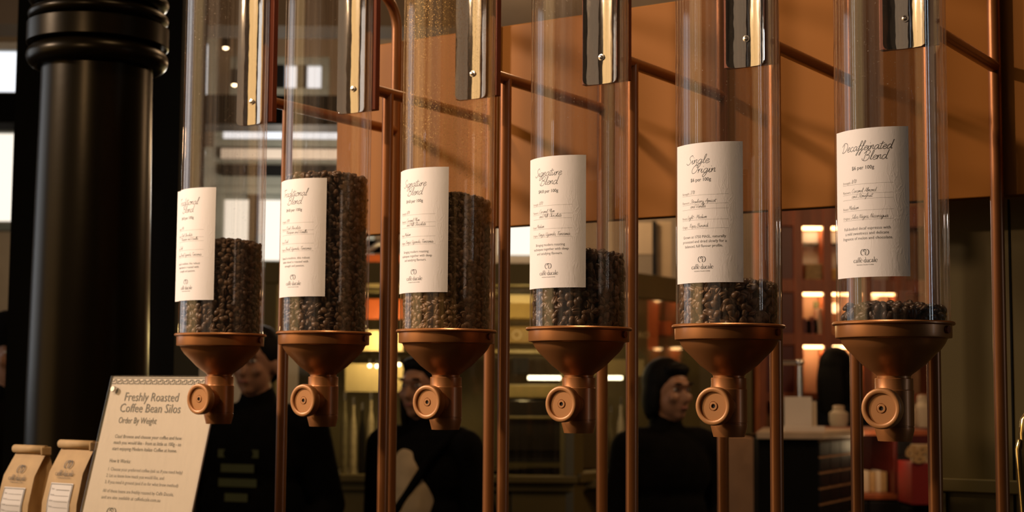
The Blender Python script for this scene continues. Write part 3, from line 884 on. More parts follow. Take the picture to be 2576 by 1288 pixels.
    MB().box(-.0335, .0335, RT + .0015, RT + .0115, PLATEZ - b0 + .003, 1.022).build('mounting_bar', M['bar'], fr, bevel=.0008)
    MB().tube([(0, TN, 0.004), (0, TN, ARMZ - b0)], rp, 20).build('near_post', M['copper_pipe'], fr, True)
    MB().tube([(0, RT + .010, ARMZ - b0), (0, TF, ARMZ - b0)], rp * .97, 20).build('arm', M['copper_pipe'], fr, True)
    ztop = 2.150 - b0; br = .055
    pts = [(0, TF, .004), (0, TF, .4), (0, TF, ztop - br)]
    for q in range(1, 9):
        a_ = q / 8 * PI / 2
        pts.append((0, TF - br + br * math.cos(a_), ztop - br + br * math.sin(a_)))
    pts.append((0, RT + .010, ztop))
    MB().tube(pts, rp * 1.05, 20).build('far_post', M['copper_pipe'], fr, True)
    for yy in (TN, TF):
        MB().lathe([(0, 0), (.022, 0), (.022, .004), (.010, .005)], 24, Matrix.Translation((0, yy, 0))).build('foot_flange', M['copper_pipe'], fr, True)
    Mb = Matrix.Translation((0, RT + .0016, PLATEZ - b0 + .034)) @ Matrix.Rotation(PI / 2, 4, 'X')

# ------------------------------------------------------------------ coffee beans
def bean_geo(nr=7, bend=0.0):
    phis = [0, 30, 60, 90, 120, 150, 180, 215, 245, 262, 270, 278, 295, 325]
    vs = []; fs = []
    L_, Wd, T_ = .0051, .0042, .0032
    xs = [-1, -.88, -.5, 0, .5, .88, 1][:nr]
    n = len(phis)
    for x in xs:
        r = math.sqrt(max(0, 1 - x * x)) if abs(x) < 1 else 0.08
        for ph in phis:
            a_ = math.radians(ph)
            y = math.cos(a_) * r; z = math.sin(a_) * r
            if z < 0: z *= .48
            if ph in (262, 278): z *= .92
            if ph == 270: z += .55 * r
            yy = y + (.10 * math.sin(x * 2.6) if ph in (262, 270, 278) else 0)
            vs.append((x * L_, yy * Wd, z * T_ * 1.15 + bend * x * x * .001))
    for i in range(len(xs) - 1):
        for k_ in range(n):
            k2 = (k_ + 1) % n
            fs.append((i * n + k_, i * n + k2, (i + 1) * n + k2, (i + 1) * n + k_))
    fs.append(tuple(range(n))[::-1]); fs.append(tuple((len(xs) - 1) * n + k_ for k_ in range(n)))
    return np.array(vs), fs


BV_, BF_ = bean_geo()
bean_meshes = {}
def bean_mesh(m):
    if m.name not in bean_meshes:
        me = bpy.data.meshes.new('coffee_bean'); me.from_pydata([tuple(p) for p in BV_], [], BF_)
        me.polygons.foreach_set('use_smooth', [True] * len(me.polygons)); me.materials.append(m)
        bean_meshes[m.name] = me
    return bean_meshes[m.name]


def bean_list(level, seed, sc=1.0, tilt=0.0, floor_z=RIMZ - .006, ang=(0, 360)):
    """beans lying against the tube wall and over the top of the pile; local coordinates, z from OUTZ"""
    r_ = random.Random(seed)
    out = []
    def rot(nrm, spin, wob):
        nrm = Vector(nrm).normalized()
        q = nrm.to_track_quat('Z', 'Y').to_matrix()
        return (q @ Matrix.Rotation(spin, 3, 'Z') @ Matrix.Rotation(wob, 3, 'X')).to_4x4()
    pitch_a, pitch_z = .0086 * sc, .0066 * sc
    for layer, (rr, jit) in enumerate(((RI - .0034 * sc, .48), (RI - .0082 * sc, .5))):
        nz_ = max(1, int((level - floor_z) / pitch_z))
        na = int(2 * PI * rr / pitch_a)
        for iz in range(nz_ + 1):
            for ia in range(na):
                th_ = (ia + .5 * (iz % 2) + r_.uniform(-jit, jit)) / na * 2 * PI
                z = floor_z + (iz + .45 + layer * .5 + r_.uniform(-jit, jit)) * pitch_z
                top = level + tilt * math.sin(th_) * -1
                if z > top + .001 * r_.random(): continue
                inward = r_.random() < .5
                nr_ = Vector((-math.cos(th_), -math.sin(th_), 0)) if inward else Vector((math.cos(th_), math.sin(th_), 0))
                nr_ += Vector((r_.gauss(0, .25), r_.gauss(0, .25), r_.gauss(0, .35)))
                s_ = sc * r_.uniform(.86, 1.12)
                rad = rr - r_.uniform(0, .0010)
                out.append((Matrix.Translation((rad * math.cos(th_), rad * math.sin(th_), z - OUTZ)) @ rot(nr_, r_.uniform(0, 2 * PI), r_.gauss(0, .3)) @ Matrix.Diagonal((s_, s_ * r_.uniform(.9, 1.05), s_, 1)), th_, z, layer))
    # top of the pile
    n_top = int(PI * RI * RI / (.0088 * .0072 * sc * sc) * 1.5)
    for k_ in range(n_top):
        rad = (RI - .005) * math.sqrt(r_.random()); th_ = r_.uniform(0, 2 * PI)
        z = level + tilt * math.sin(th_) * -(rad / RI) + (1 - (rad / RI) ** 2) * .004 + r_.uniform(-.003, .002)
        nr_ = Vector((r_.gauss(0, .3), r_.gauss(0, .3), 1 if r_.random() < .6 else -1))
        s_ = sc * r_.uniform(.86, 1.12)
        out.append((Matrix.Translation((rad * math.cos(th_), rad * math.sin(th_), z - OUTZ)) @ rot(nr_, r_.uniform(0, 2 * PI), r_.gauss(0, .3)) @ Matrix.Diagonal((s_, s_, s_, 1)), th_, z, 0))
    return out


def bean_pile(i, beans, material, core_level, label):
    nv = len(BV_)
    H_ = np.hstack([BV_, np.ones((nv, 1))])
    allv = []; allf = []
    for j, b_ in enumerate(beans):
        allv.append((H_ @ np.array(b_[0]).T)[:, :3])
        allf.extend([tuple(k_ + j * nv for k_ in f) for f in BF_])
    base = len(beans) * nv
    V = list(map(tuple, np.vstack(allv))) if allv else []
    # the inside of the pile, hidden behind the outer beans
    n = 40; rr = RI - .0085
    z0_, z1_ = RIMZ - OUTZ - .009, core_level - OUTZ - .004
    for zz in (z0_, z1_):
        for k_ in range(n): V.append((rr * math.cos(2 * PI * k_ / n), rr * math.sin(2 * PI * k_ / n), zz))
    for k_ in range(n): allf.append((base + k_, base + (k_ + 1) % n, base + n + (k_ + 1) % n, base + n + k_))
    allf.append(tuple(base + k_ for k_ in range(n))[::-1]); allf.append(tuple(base + n + k_ for k_ in range(n)))
    me = bpy.data.meshes.new('coffee_beans'); me.from_pydata(V, [], allf)
    sm = [True] * len(me.polygons); me.polygons.foreach_set('use_smooth', sm)
    o = obj('coffee_beans', me, material)
    o.location = silos[i]; o.rotation_euler = (0, 0, -ANG)
    return tag(o, label, 'coffee beans', 'coffee beans filling the silos', 'stuff')


LEVEL = [1.7005, 1.7815, 1.7400, 1.6600, 1.6180, 1.5860]
TILT = [0.0, 0.001, .004, 0, 0, .001]
BM = ['bean', 'bean', 'bean_light', 'bean', 'bean_light', 'bean_dark']
singles = 300
for i in (5, 4, 3, 2, 1, 0):
    bl = bean_list(LEVEL[i], 11 + i, (1.0, 1.0, .93, 1.05, 1.13, 1.15)[i], TILT[i])
    take = []
    if singles > 0 and i >= 4:
        # the beans that face the camera and lie against the wall, nearest first
        va = -PI / 2 + math.radians((44.0, 40.1, 35.7, 30.8, 25.4, 19.4)[i])
        vis = []
        for b_ in bl:
            c_ = math.cos(b_[1] - va)
            if b_[3] == 0 and c_ > 0.15 and not (LAB0 + .002 < b_[2] < LAB1 and False):
                vis.append((-c_, b_))
        vis.sort(key=lambda q: q[0])
        n_ = min(singles, 110 if i == 5 else singles, len(vis))
        take = [q[1] for q in vis[:n_]]
        singles -= n_
        ids = set(id(q) for q in take)
        bl = [b_ for b_ in bl if id(b_) not in ids]
        me = bean_mesh(M[BM[i]])
        Mw = Matrix.Translation(silos[i]) @ Matrix.Rotation(-ANG, 4, 'Z')
        for b_ in take:
            o = bpy.data.objects.new('coffee_bean', me); C.objects.link(o)
            o.matrix_world = Mw @ b_[0]
            if i == 5: tag(o, 'dark roasted coffee bean in the shallow layer of the Decaffeinated Blend silo', 'coffee bean', 'single beans at the front of the decaffeinated silo')
            else: tag(o, 'brown roasted coffee bean against the wall of the Single Origin silo', 'coffee bean', 'single beans at the front of the single origin silo')
    bean_pile(i, bl, M[BM[i]], LEVEL[i], 'coffee beans heaped inside the %s' % names[i] if i < 4 else 'coffee beans heaped behind the front beans of the %s' % ('Single Origin silo' if i == 4 else 'Decaffeinated Blend silo'))

# ------------------------------------------------------------------ sign on the counter
SIGT = .062; LEAN = math.radians(14.6)
sL, zT = onrow(285, 945, SIGT)
sR, _ = onrow(553, 946, SIGT)
SW = sR - sL; SH = (zT - 1.1535) / math.cos(LEAN)
base_t = SIGT - math.sin(LEAN) * SH
bp_ = rowpt((sL + sR) / 2, base_t, 1.152)
sg = empty('menu_sign', bp_, -ANG, 'leaning cream sign reading Freshly Roasted Coffee Bean Silos', 'sign')
LM = Matrix.Rotation(-LEAN, 4, 'X')
brd = MB().box(-SW / 2, SW / 2, 0, .004, 0, SH, LM).build('board', M['cream'], sg, bevel=.0015)
def sgl(x, y): return tuple(LM @ Vector((x, -.0006, y)))
MB().box(-SW / 2 - .001, SW / 2 + .001, -.0042, -.0012, -.001, SH + .001, LM).build('acrylic_cover', M['sign_cover'], sg, bevel=.001)
sk = Print(); sk2 = Print()
ppm = (sR - sL) / 267.0      # metres on the sign per photograph pixel across
sy = lambda f: SH - f
xl = -SW / 2
# key pattern along the top edge
nk = 18; cw = SW / nk; hh = .0105; zz0 = SH - .0120
for q in range(nk):
    x0 = xl + q * cw; w_ = .0013
    sk.rect(x0, zz0 + hh - w_, x0 + cw, zz0 + hh)
    sk.rect(x0, zz0, x0 + cw * .84, zz0 + w_)
    sk.rect(x0 + cw * .84 - w_, zz0, x0 + cw * .84, zz0 + hh * .72)
    sk.rect(x0 + cw * .38, zz0 + hh * .72 - w_, x0 + cw * .84, zz0 + hh * .72)
    sk.rect(x0 + cw * .38, zz0 + hh * .36, x0 + cw * .38 + w_, zz0 + hh * .72)
    sk.rect(x0, zz0 + hh * .36, x0 + cw * .5, zz0 + hh * .36 + w_)
    sk.rect(x0, zz0, x0 + w_, zz0 + hh * .5)
cm = -.004
sk.text('Freshly Roasted', -SW * .085, SH - .0385, .0195, 'c', width=SW * .505)
sk.text('Coffee Bean Silos', -SW * .075, SH - .0560, .0195, 'c', width=SW * .57)
sk.text('Order By Weight', -SW * .350, SH - .0735, .0140, 'l', width=SW * .36)
for q, t_ in enumerate(('Ciao! Browse and choose your coffee and how', 'much you would like - from as little as 100g - to', 'start enjoying Modern Italian Coffee at home.')):
    sk.text(t_, -SW * .350, SH - .0965 - q * .0095, .0078, 'l', width=SW * (.625, .63, .605)[q])
sk.text('How It Works:', -SW * .350, SH - .1345, .0082, 'l', width=SW * .20)
for q, t_ in enumerate(('1. Choose your preferred coffee (ask us if you need help)', '2. Let us know how much you would like, and', '3. If you need it ground (and if so for what brew method)')):
    sk2.text(t_, -SW * .350, SH - .1470 - q * .0098, .0074, 'l', width=SW * (.69, .54, .68)[q])
for q, t_ in enumerate(('All of these beans are freshly roasted by Caffè Ducale,', 'and are also available at caffeducale.com.au')):
    sk2.text(t_, -SW * .350, SH - .1800 - q * .0098, .0074, 'l', width=SW * (.66, .55)[q])
sk.logo(-SW * .225, SH - .2095, .0125)
sk.serif('caffè ducale', -SW * .225, SH - .231, .0062)
sk.build('printed_text', sgl, M['ink'], brd)
sk2.build('printed_small_text', sgl, M['ink_soft'], brd)
for sx in (-1, 1):
    Mst = LM @ Matrix.Translation((sx * (SW / 2 - .0135), -.0040, SH - .0215)) @ Matrix.Rotation(PI / 2, 4, 'X')
    MB().lathe([(.0048, -.001), (.0048, .0035), (.0042, .0042), (0, .0042)], 24, Mst).build('standoff_stud', M['steel'], sg, True)
MB().box(-.05, .05, .004, .075, 0, .006).build('rear_stand', M['black'], sg, bevel=.001)

# ------------------------------------------------------------------ kraft bags
def bag(u, vtop, t, label, hw=.040, dep=.058, yaw=0.0):
    s_, zt_ = onrow(u, vtop, t)
    base = rowpt(s_, t, 1.15)
    e = empty('coffee_bag', base, -ANG + yaw, label, 'bag', 'kraft coffee bags')
    Hh = zt_ - 1.15
    body = MB()
    prof = [(0, 1.0, 1.0), (.03, 1.04, 1.06), (.35, 1.03, 1.08), (.62, 1.0, 1.0), (.80, .97, .70), (.90, .95, .30), (.945, .95, .10)]
    nn = 10
    rings = []
    for f_, wx, wy in prof:
        zz = f_ * Hh
        x1 = hw * wx; y1 = dep / 2 * wy
        back = (1 - wy) * .35 * dep / 2        # folded top lies a little to the back
        ring = []
        # front edge (bulged), right gusset (pinched), back, left gusset
        for k_ in range(nn): 
            tt = k_ / nn; ring.append((-x1 + 2 * x1 * tt, -y1 - .003 * math.sin(PI * tt) * (1 if f_ < .7 else .3) + back, zz))
        pin = .012 * min(1, f_ * 1.6)
        ring += [(x1, -y1 + back, zz), (x1 - pin, 0 + back, zz), (x1, y1 + back, zz)]
        for k_ in range(1, nn): tt = k_ / nn; ring.append((x1 - 2 * x1 * tt, y1 + .002 * math.sin(PI * tt) + back, zz))
        ring += [(-x1, y1 + back, zz), (-x1 + pin, 0 + back, zz)]
        rings.append(ring)
    m_ = len(rings[0]); vs = [p_ for r_ in rings for p_ in r_]; fs = []
    for q in range(len(rings) - 1):
        for k_ in range(m_): fs.append((q * m_ + k_, q * m_ + (k_ + 1) % m_, (q + 1) * m_ + (k_ + 1) % m_, (q + 1) * m_ + k_))
    fs.append(tuple(range(m_))[::-1]); fs.append(tuple((len(rings) - 1) * m_ + k_ for k_ in range(m_)))
    bo = body.add(vs, fs).build('bag_body', M['kraft'], e, True, angle=40)
    # rolled top
    bk = .65 * .35 * dep / 2
    rl = MB(); sp = []
    for k_ in range(26):
        a_ = k_ / 25 * 2 * PI * 1.6
        rr = .0035 + .0040 * k_ / 25
        sp.append((-math.cos(a_) * rr - .003 + bk, Hh * .965 + math.sin(a_) * rr))
    vs = []; fs = []
    for (y_, z_) in sp: vs += [(-hw * .98, y_, z_), (hw * .98, y_, z_)]
    for k_ in range(25): fs.append((2 * k_, 2 * k_ + 1, 2 * k_ + 3, 2 * k_ + 2))
    ro = rl.add(vs, fs).build('rolled_top', M['kraft'], e, True, angle=70)
    so = ro.modifiers.new('thick', 'SOLIDIFY'); so.thickness = .0012; so.offset = 0
    MB().box(hw * .93, hw * 1.02, -.012 + bk, .008 + bk, Hh * .93, Hh * .985).build('tin_tie', M['kraft'], e, bevel=.002)
    # prints on the front, following its lean
    def fr_pt(off):
        def fn(x, y):
            f_ = y / Hh
            for q in range(len(prof) - 1):
                if prof[q][0] <= f_ <= prof[q + 1][0]:
                    tt = (f_ - prof[q][0]) / (prof[q + 1][0] - prof[q][0])
                    wx = prof[q][1] + (prof[q + 1][1] - prof[q][1]) * tt; wy = prof[q][2] + (prof[q + 1][2] - prof[q][2]) * tt
                    bk_ = (1 - wy) * .35 * dep / 2
                    return (x * wx, -dep / 2 * wy - .003 * math.sin(PI * (x / hw + 1) / 2) * (1 if f_ < .7 else .7) + bk_ - off, y)
            return (x, -dep / 2 - off, y)
        return fn
    pr = Print()
    pr.logo(0, Hh - .0395, .0115)
    pr.serif('caffè ducale', 0, Hh - .0570, .0046)
    pr.text('MODERN ITALIAN COFFEE', 0, Hh - .0612, .0026, 'c')
    pr.build('logo', fr_pt(.0012), M['ink'], bo)
    lb = Print()
    for q in range(8):
        lb.rect(-.026 + q * .0065, Hh - .122, -.026 + (q + 1) * .0065, Hh - .095); lb.rect(-.026 + q * .0065, Hh - .095, -.026 + (q + 1) * .0065, Hh - .0685)
    lo = lb.build('sticker', fr_pt(.0014), M['white'], bo)
    ln = Print()
    for a0, a1, yy in ((-.0248, .0248, .0705), (-.0248, .0248, .120)): ln.line(a0, a1, Hh - yy, .0010)
    for xx in (-.0245, .0245):
        ln.ribbon([Vector((xx, Hh - .120 + .0495 * q / 8)) for q in range(9)], .0010)
    for q, (yy, t_) in enumerate(((.079, 'Date'), (.088, 'Variety'), (.097, 'Grind'), (.106, 'Notes'))):
        ln.text(t_, -.021, Hh - yy, .0036, 'l'); ln.line(-.010, .021, Hh - yy, .0004)
    ln.build('sticker_print', fr_pt(.0018), M['ink_soft'], bo)


bag(190, 1104, .072, 'kraft paper coffee bag with rolled top, right one, touching the sign', hw=.0400)
bag(72, 1117, .070, 'kraft paper coffee bag with rolled top, left one, nearest the picture edge', hw=.0385)

# ------------------------------------------------------------------ brass pipe at the right edge
bx = at(2600, 1300, 1.60)
br_ = empty('brass_tap', (bx.x, 1.60, 1.15), 0, 'polished brass curved pipe at the right edge of the picture', 'tap')
def bpt(u, v): 
    p_ = at(u, v, 1.60); return (p_.x - bx.x, 0, p_.z - 1.15)
MB().tube([(bpt(2572, 1288)[0] + .004, 0, 0), bpt(2576, 1288), bpt(2567, 1180), bpt(2563, 1130), bpt(2567, 1112), bpt(2578, 1106), bpt(2600, 1112)], .0042, 16).build('spout_pipe', M['brass'], br_, True)
MB().tube([bpt(2590, 1330), bpt(2580, 1180), bpt(2575, 1090), bpt(2578, 1058), bpt(2590, 1040), bpt(2612, 1036)], .0050, 16).build('lever_pipe', M['brass'], br_, True)
MB().lathe([(0, 0), (.03, 0), (.03, .01), (.012, .03), (.012, .22), (0, .22)], 24, Matrix.Translation((.02, 0, 0))).build('tap_column', M['brass'], br_, True)

# ------------------------------------------------------------------ olive kiosk behind
KY = 7.1
kL, kC, kR = at(655, 1165, KY).x, at(1442, 1165, KY).x, at(1915, 1121, 8.95).x
ZS, ZTOP = 1.10, 2.07
kio = empty('olive_kiosk', (kC, KY, 0), 0, 'olive green food kiosk with glass front behind the silos', 'kiosk')
RA = math.atan2(8.95 - KY, kR - kC); RL = math.hypot(8.95 - KY, kR - kC)
FM = Matrix.Identity(4)                                   # front face: local x negative to the left
RM = Matrix.Rotation(RA, 4, 'Z')                          # right face runs along its local x
xL = kL - kC
def kb(name, x0, x1, y0, y1, z0, z1, m, face=FM, bevel=.004, parent=kio):
    return MB().box(x0, x1, y0, y1, z0, z1, face).build(name, m, parent, bevel=bevel)


nfp = 5
for q in range(nfp):
    x0 = xL + (0 - xL) * q / nfp; x1 = xL + (0 - xL) * (q + 1) / nfp
    kb('base_panel', x0 + .004, x1 - .004, .02, .06, 0.05, ZS - .075, M['olive'])
    kb('base_rail', x0, x1, 0, .06, ZS - .07, ZS - .03, M['olive'])
kb('sill', xL, .02, -.03, .08, ZS - .03, ZS, M['olive'])
kb('top_rail', xL, .02, -.01, .08, ZTOP - .10, ZTOP, M['olive'])
for q in (0,):
    x0 = xL + (-.05 - xL) * q / 3
    kb('post', x0, x0 + .06, -.005, .06, 0.0, ZTOP - .10, M['olive'])
for q in (0,):
    x0 = xL + .06; x1 = 0
    kb('glass_pane', x0, x1, .02, .026, ZS, ZTOP - .10, M['glass'], bevel=0)
for q in range(3):
    x0 = .01 + (RL - .01) * q / 3; x1 = .01 + (RL - .01) * (q + 1) / 3
    kb('base_panel', x0 + .004, x1 - .004, .02, .06, .05, ZS - .075, M['olive'], RM)
    kb('base_rail', x0, x1, 0, .06, ZS - .07, ZS - .03, M['olive'], RM)
kb('sill', .02, RL, -.03, .08, ZS - .03, ZS + .012, M['olive'], RM)
kb('top_rail', .02, RL, -.01, .08, ZTOP - .12, ZTOP, M['olive'], RM)
kb('post', .0, .09, -.005, .07, 0, ZTOP - .12, M['olive'], RM)
kb('post', RL - .14, RL, -.005, .07, 0, ZTOP - .12, M['olive'], RM)
kb('glass_pane', .09, RL - .14, .02, .026, ZS, ZTOP - .12, M['glass'], RM, bevel=0)
kb('back_wall', xL, .9, 1.2, 1.24, 0, ZTOP, M['olive'])
kb('worktop', xL + .02, .25, .10, 1.15, ZS - .06, ZS - .02, M['olive'])
kb('worktop', .15, RL - .16, .12, .75, ZS - .06, ZS - .02, M['olive'], RM)
for q, v in enumerate((880, 735)):
    z = at(1000, v, KY + .6).z
    kb('shelf', xL + .06, -.10, .35, .85, z - .02, z, M['olive'])


def px(name, u0, v0, u1, v1, Y, dep, m, label=None, cat=None, group=None, parent=None, bevel=.003):
    """a box that stands at distance Y, facing the camera side"""
    a_, b_ = at(u0, v1, Y), at(u1, v0, Y)
    cx = (a_.x + b_.x) / 2
    mb = MB().box(a_.x - cx, b_.x - cx, 0, dep, 0, b_.z - a_.z)
    if parent:
        o = MB().box(a_.x - parent.location.x, b_.x - parent.location.x, Y - parent.location.y, Y - parent.location.y + dep, a_.z - parent.location.z, b_.z - parent.location.z).build(name, m, parent, bevel=bevel)
    else:
        o = mb.build(name, m, None, bevel=bevel); o.location = (cx, Y, a_.z)
    if label: tag(o, label, cat, group)
    return o


# contents of the kiosk, each standing at its own distance
def perforated(name, u0, v0, u1, v1, Y, label):
    """cream metal sheet with rows of round holes, lit from the front"""
    a_, b_ = at(u0, v1, Y), at(u1, v0, Y)
    w, h = b_.x - a_.x, b_.z - a_.z
    m = bpy.data.materials.get('perforated_cream')
    if not m:
        m, nt, bs_ = principled('perforated_cream')
        tc = nt.nodes.new('ShaderNodeTexCoord'); vo = nt.nodes.new('ShaderNodeTexVoronoi')
        vo.inputs['Scale'].default_value = 120; vo.inputs['Randomness'].default_value = 0.0
        cr = nt.nodes.new('ShaderNodeValToRGB'); cr.color_ramp.elements[0].position = .25; cr.color_ramp.elements[1].position = .40
        cr.color_ramp.elements[0].color = (.12, .09, .04, 1); cr.color_ramp.elements[1].color = (.62, .50, .27, 1)
        nt.links.new(tc.outputs['Object'], vo.inputs[0]); nt.links.new(vo.outputs['Distance'], cr.inputs[0]); nt.links.new(cr.outputs[0], bs_.inputs['Base Color'])
    o = MB().box(-w / 2, w / 2, 0, .004, 0, h).build(name, m)
    o.location = ((a_.x + b_.x) / 2, Y, a_.z)
    return tag(o, label, 'screen', 'perforated cream metal screens in the kiosk')


perforated('metal_screen', 868, 832, 1014, 882, 7.35, 'cream perforated metal screen, upper band between second and third silo')
perforated('metal_screen', 868, 916, 1014, 985, 7.35, 'cream perforated metal screen, lower band between second and third silo')
perforated('metal_screen', 668, 702, 700, 748, 7.35, 'small cream perforated metal screen between first and second silo')
perforated('metal_screen', 1262, 742, 1345, 762, 7.4, 'cream perforated metal strip between third and fourth silo')
perforated('metal_screen', 1480, 905, 1620, 945, 7.85, 'cream perforated metal screen right of the fourth valve')
perforated('metal_screen', 918, 692, 1012, 722, 7.4, 'cream perforated metal band below the red shelf edge')
point_light('kiosk_fill', (at(960, 900, 7.0).x, 7.16, 1.72), 9.0, (1, .74, .36), .03)  # unseen fill lights added in front of the screens to brighten them
point_light('kiosk_fill', (at(1320, 900, 7.0).x, 7.16, 1.75), 7.0, (1, .74, .36), .03)

px('shelf_sign', 905, 640, 1020, 668, 7.45, .03, M['orange'], 'orange red sign band high in the kiosk between second and third silo', 'sign', 'orange bands in the kiosk')
px('shelf_sign', 905, 752, 1020, 802, 7.45, .03, M['orange'], 'orange red sign band low in the kiosk between second and third silo', 'sign', 'orange bands in the kiosk')
px('menu_board', 915, 604, 1015, 636, 7.5, .03, M['black'], 'black board with a white sweep above the orange sign band', 'board')
wv = MB(); 
pw_ = [at(918, 632, 7.49), at(935, 626, 7.49), at(952, 614, 7.49), at(975, 610, 7.49)]
wv.tube(pw_, .012, 8); tag(wv.build('white_ribbon', M['white'], None, True), 'white curved stripe on the black board', 'decoration')
px('light_panel', 1255, 566, 1345, 640, 10.55, .05, M['daylight_warm'], 'cream backlit panel behind the third and fourth silo', 'light')
px('rear_shelf', 1255, 762, 1345, 800, 7.6, .3, mat('ochre_board', (.40, .27, .07), .6), 'ochre board under the perforated strip in the kiosk', 'shelf')
px('ochre_cabinet', 1255, 822, 1345, 862, 7.7, .3, mat('ochre_cabinet', (.30, .19, .05), .6), 'ochre cabinet front with a pale ring emblem', 'cabinet')
em = at(1300, 842, 7.69)
e_o = MB().lathe([(.016, 0), (.024, 0)], 24, Matrix.Translation(em) @ Matrix.Rotation(PI / 2, 4, 'X')).build('ring_emblem', M['beige']); tag(e_o, 'pale ring emblem on the ochre cabinet', 'emblem')
# blown-out glowing letters
gl_ = Print(); gl_.text('AM', 0, 0, .085, 'c', bold=.004)
p_ = at(1290, 704, 7.3)
gs = gl_.build('glowing_sign', lambda x, y: (x, 0, y), M['sign_glow'], None); gs.location = p_
tag(gs, 'glowing blue white letters behind the fourth silo gap', 'sign')
# black oven with glass door
ov = empty('black_oven', at(1345, 1163, 7.45), 0, 'black glass fronted oven in the kiosk left of the fourth valve', 'oven')
px('oven_body', 1262, 1000, 1425, 1163, 7.45, .4, M['black'], parent=ov)
px('oven_door', 1268, 1008, 1418, 1132, 7.43, .02, mat('oven_glass', (.012, .010, .008), .12), parent=ov)
px('oven_rail', 1268, 1048, 1418, 1053, 7.41, .02, M['olive'], parent=ov)
px('oven_hood', 1262, 968, 1425, 1000, 7.43, .4, mat('olive_hood', (.17, .13, .05), .45), parent=ov)
lb_ = px('led_bar', 1328, 946, 1412, 955, 7.42, .03, M['led_white'], 'white glowing light bar above the black oven', 'light')
px('led_bar', 1518, 946, 1566, 955, 8.0, .03, M['led_white'], 'short white glowing light bar right of the fourth valve', 'light')
px('coffee_grinder', 1290, 900, 1330, 940, 7.5, .2, M['black'], 'black machine on the shelf above the light bar', 'machine')

def bottle(u, v0, Y, m, label, grp, r):
    p_ = at(u, v0, Y)
    zb_ = ZS - .02; h = p_.z - zb_
    e = empty('bottle', (p_.x, Y, zb_), 0, label, 'bottle', grp)
    MB().lathe([(0, 0), (r, 0), (r, h * .55), (r * .85, h * .65), (r * .36, h * .78), (r * .34, h * .92)], 14).build('bottle_body', m, e, True)
    MB().lathe([(r * .40, h * .90), (r * .40, h), (0, h)], 12).build('cap', M['steel'], e, True)


gb = mat('bottle_glass', (.22, .19, .12), .12, 0.0, .3, 30)
gb2 = mat('bottle_pale', (.52, .44, .30), .2, 0.0, .3, 30)
for q, u in enumerate((868, 890, 912, 934, 956)):
    bottle(u, 985 + (q % 3) * 14, 7.30, (gb, gb2, M['black'], gb2, gb)[q], ['dull glass', 'pale', 'black', 'pale, taller', 'dull glass'][q] + ' bottle on the kiosk worktop left of the third silo, ' + ('first', 'second', 'third', 'fourth', 'fifth')[q] + ' of its row', 'bottles on the kiosk worktop left of the third silo', .017)
for q, u in enumerate((1512, 1537, 1562)):
    bottle(u, 1000 + (q % 2) * 20, 7.95, (gb2, gb, M['white'])[q], ['pale', 'dull glass', 'white'][q] + ' bottle behind the kiosk glass right of the fourth valve', 'bottles in the kiosk right of the fourth valve', .019)
for q, (u, v) in enumerate(((930, 920), (948, 921), (1004, 917))):
    p_ = at(u, v, 7.2)
    e = empty('spot_bulb', p_, 0, 'tiny glowing bulb in the kiosk between second and third silo', 'lamp', 'tiny bulbs in the kiosk')
    MB().ellipsoid((0, 0, 0), (.008, .008, .008)).build('bulb', M['downlight'], e, True)
    MB().tube([(0, 0, .007), (0, 0, .03)], .004, 8).build('bulb_holder', M['steel'], e, True)

# right-hand kiosk glass: things seen through it
bs_ = px('orange_banner', 1630, 700, 1656, 880, 8.2, .02, M['orange'], 'upright orange banner behind the kiosk glass', 'banner')
px('orange_poster', 1656, 808, 1690, 842, 8.25, .02, M['orange'], 'short orange panel beside the upright orange banner', 'poster')
lt_ = Print(); lt_.text('ARO', 0, 0, .045, 'c')
p_ = at(1613, 850, 8.1)
lo = lt_.build('window_lettering', lambda x, y: (x, 0, y), M['beige'], None); lo.location = p_; tag(lo, 'pale lettering left of the upright orange banner', 'lettering')
px('pale_parcel', 1752, 940, 1792, 945 + .42 * FPX / 8.55, 8.55, .12, M['beige'], 'pale dotted parcel behind the fifth valve', 'parcel')
px('wall_panel', 1590, 560, 1642, 640, 9.5, .05, M['sand'], 'sand coloured wall panel left of the fifth silo', 'panel', 'sand wall panels above the kiosk')
px('wall_panel', 1652, 556, 1690, 700, 9.4, .05, M['sand'], 'taller sand coloured wall panel close to the fifth silo', 'panel', 'sand wall panels above the kiosk')
px('upright_post', 1643, 556, 1651, 700, 9.35, .05, M['black'], 'dark upright post between the sand wall panels', 'post')

# leafy dark plant inside the kiosk
pl_p = at(1692, 905, 8.42); pl_p.z = ZS - .02
pl = empty('potted_plant', pl_p, 0, 'dark leafy plant behind the kiosk glass above the dark haired person', 'plant')
lf = MB()
for q in range(7):
    pass
MB().lathe([(0, 0), (.05, 0), (.065, .07), (.058, .07), (.05, .06)], 20).build('pot', M['black'], pl, True)
MB().tube([(0, 0, .05), (.01, 0, .3), (0, .01, .62)], .008, 8).build('stem', M['hair'], pl, True)
lm = mat('dark_leaf', (.035, .04, .015), .5)
for q in range(26):
    a_ = q * 2.4; L_ = .12 + .10 * rnd.random(); el = .1 + 1.1 * rnd.random()
    d_ = Vector((math.cos(a_) * math.cos(el), math.sin(a_) * math.cos(el), math.sin(el)))
    sd = d_.cross(Vector((0, 0, 1))).normalized() * .022
    b0_ = Vector((0, 0, .46 + .15 * rnd.random()))
    vs = [b0_, b0_ + d_ * L_ * .5 + sd, b0_ + d_ * L_ - Vector((0, 0, .03)), b0_ + d_ * L_ * .5 - sd, b0_ + d_ * L_ * .5 + Vector((0, 0, .006))]
    MB().add(vs, [(0, 1, 4), (1, 2, 4), (2, 3, 4), (3, 0, 4)]).build('leaf', lm, pl)

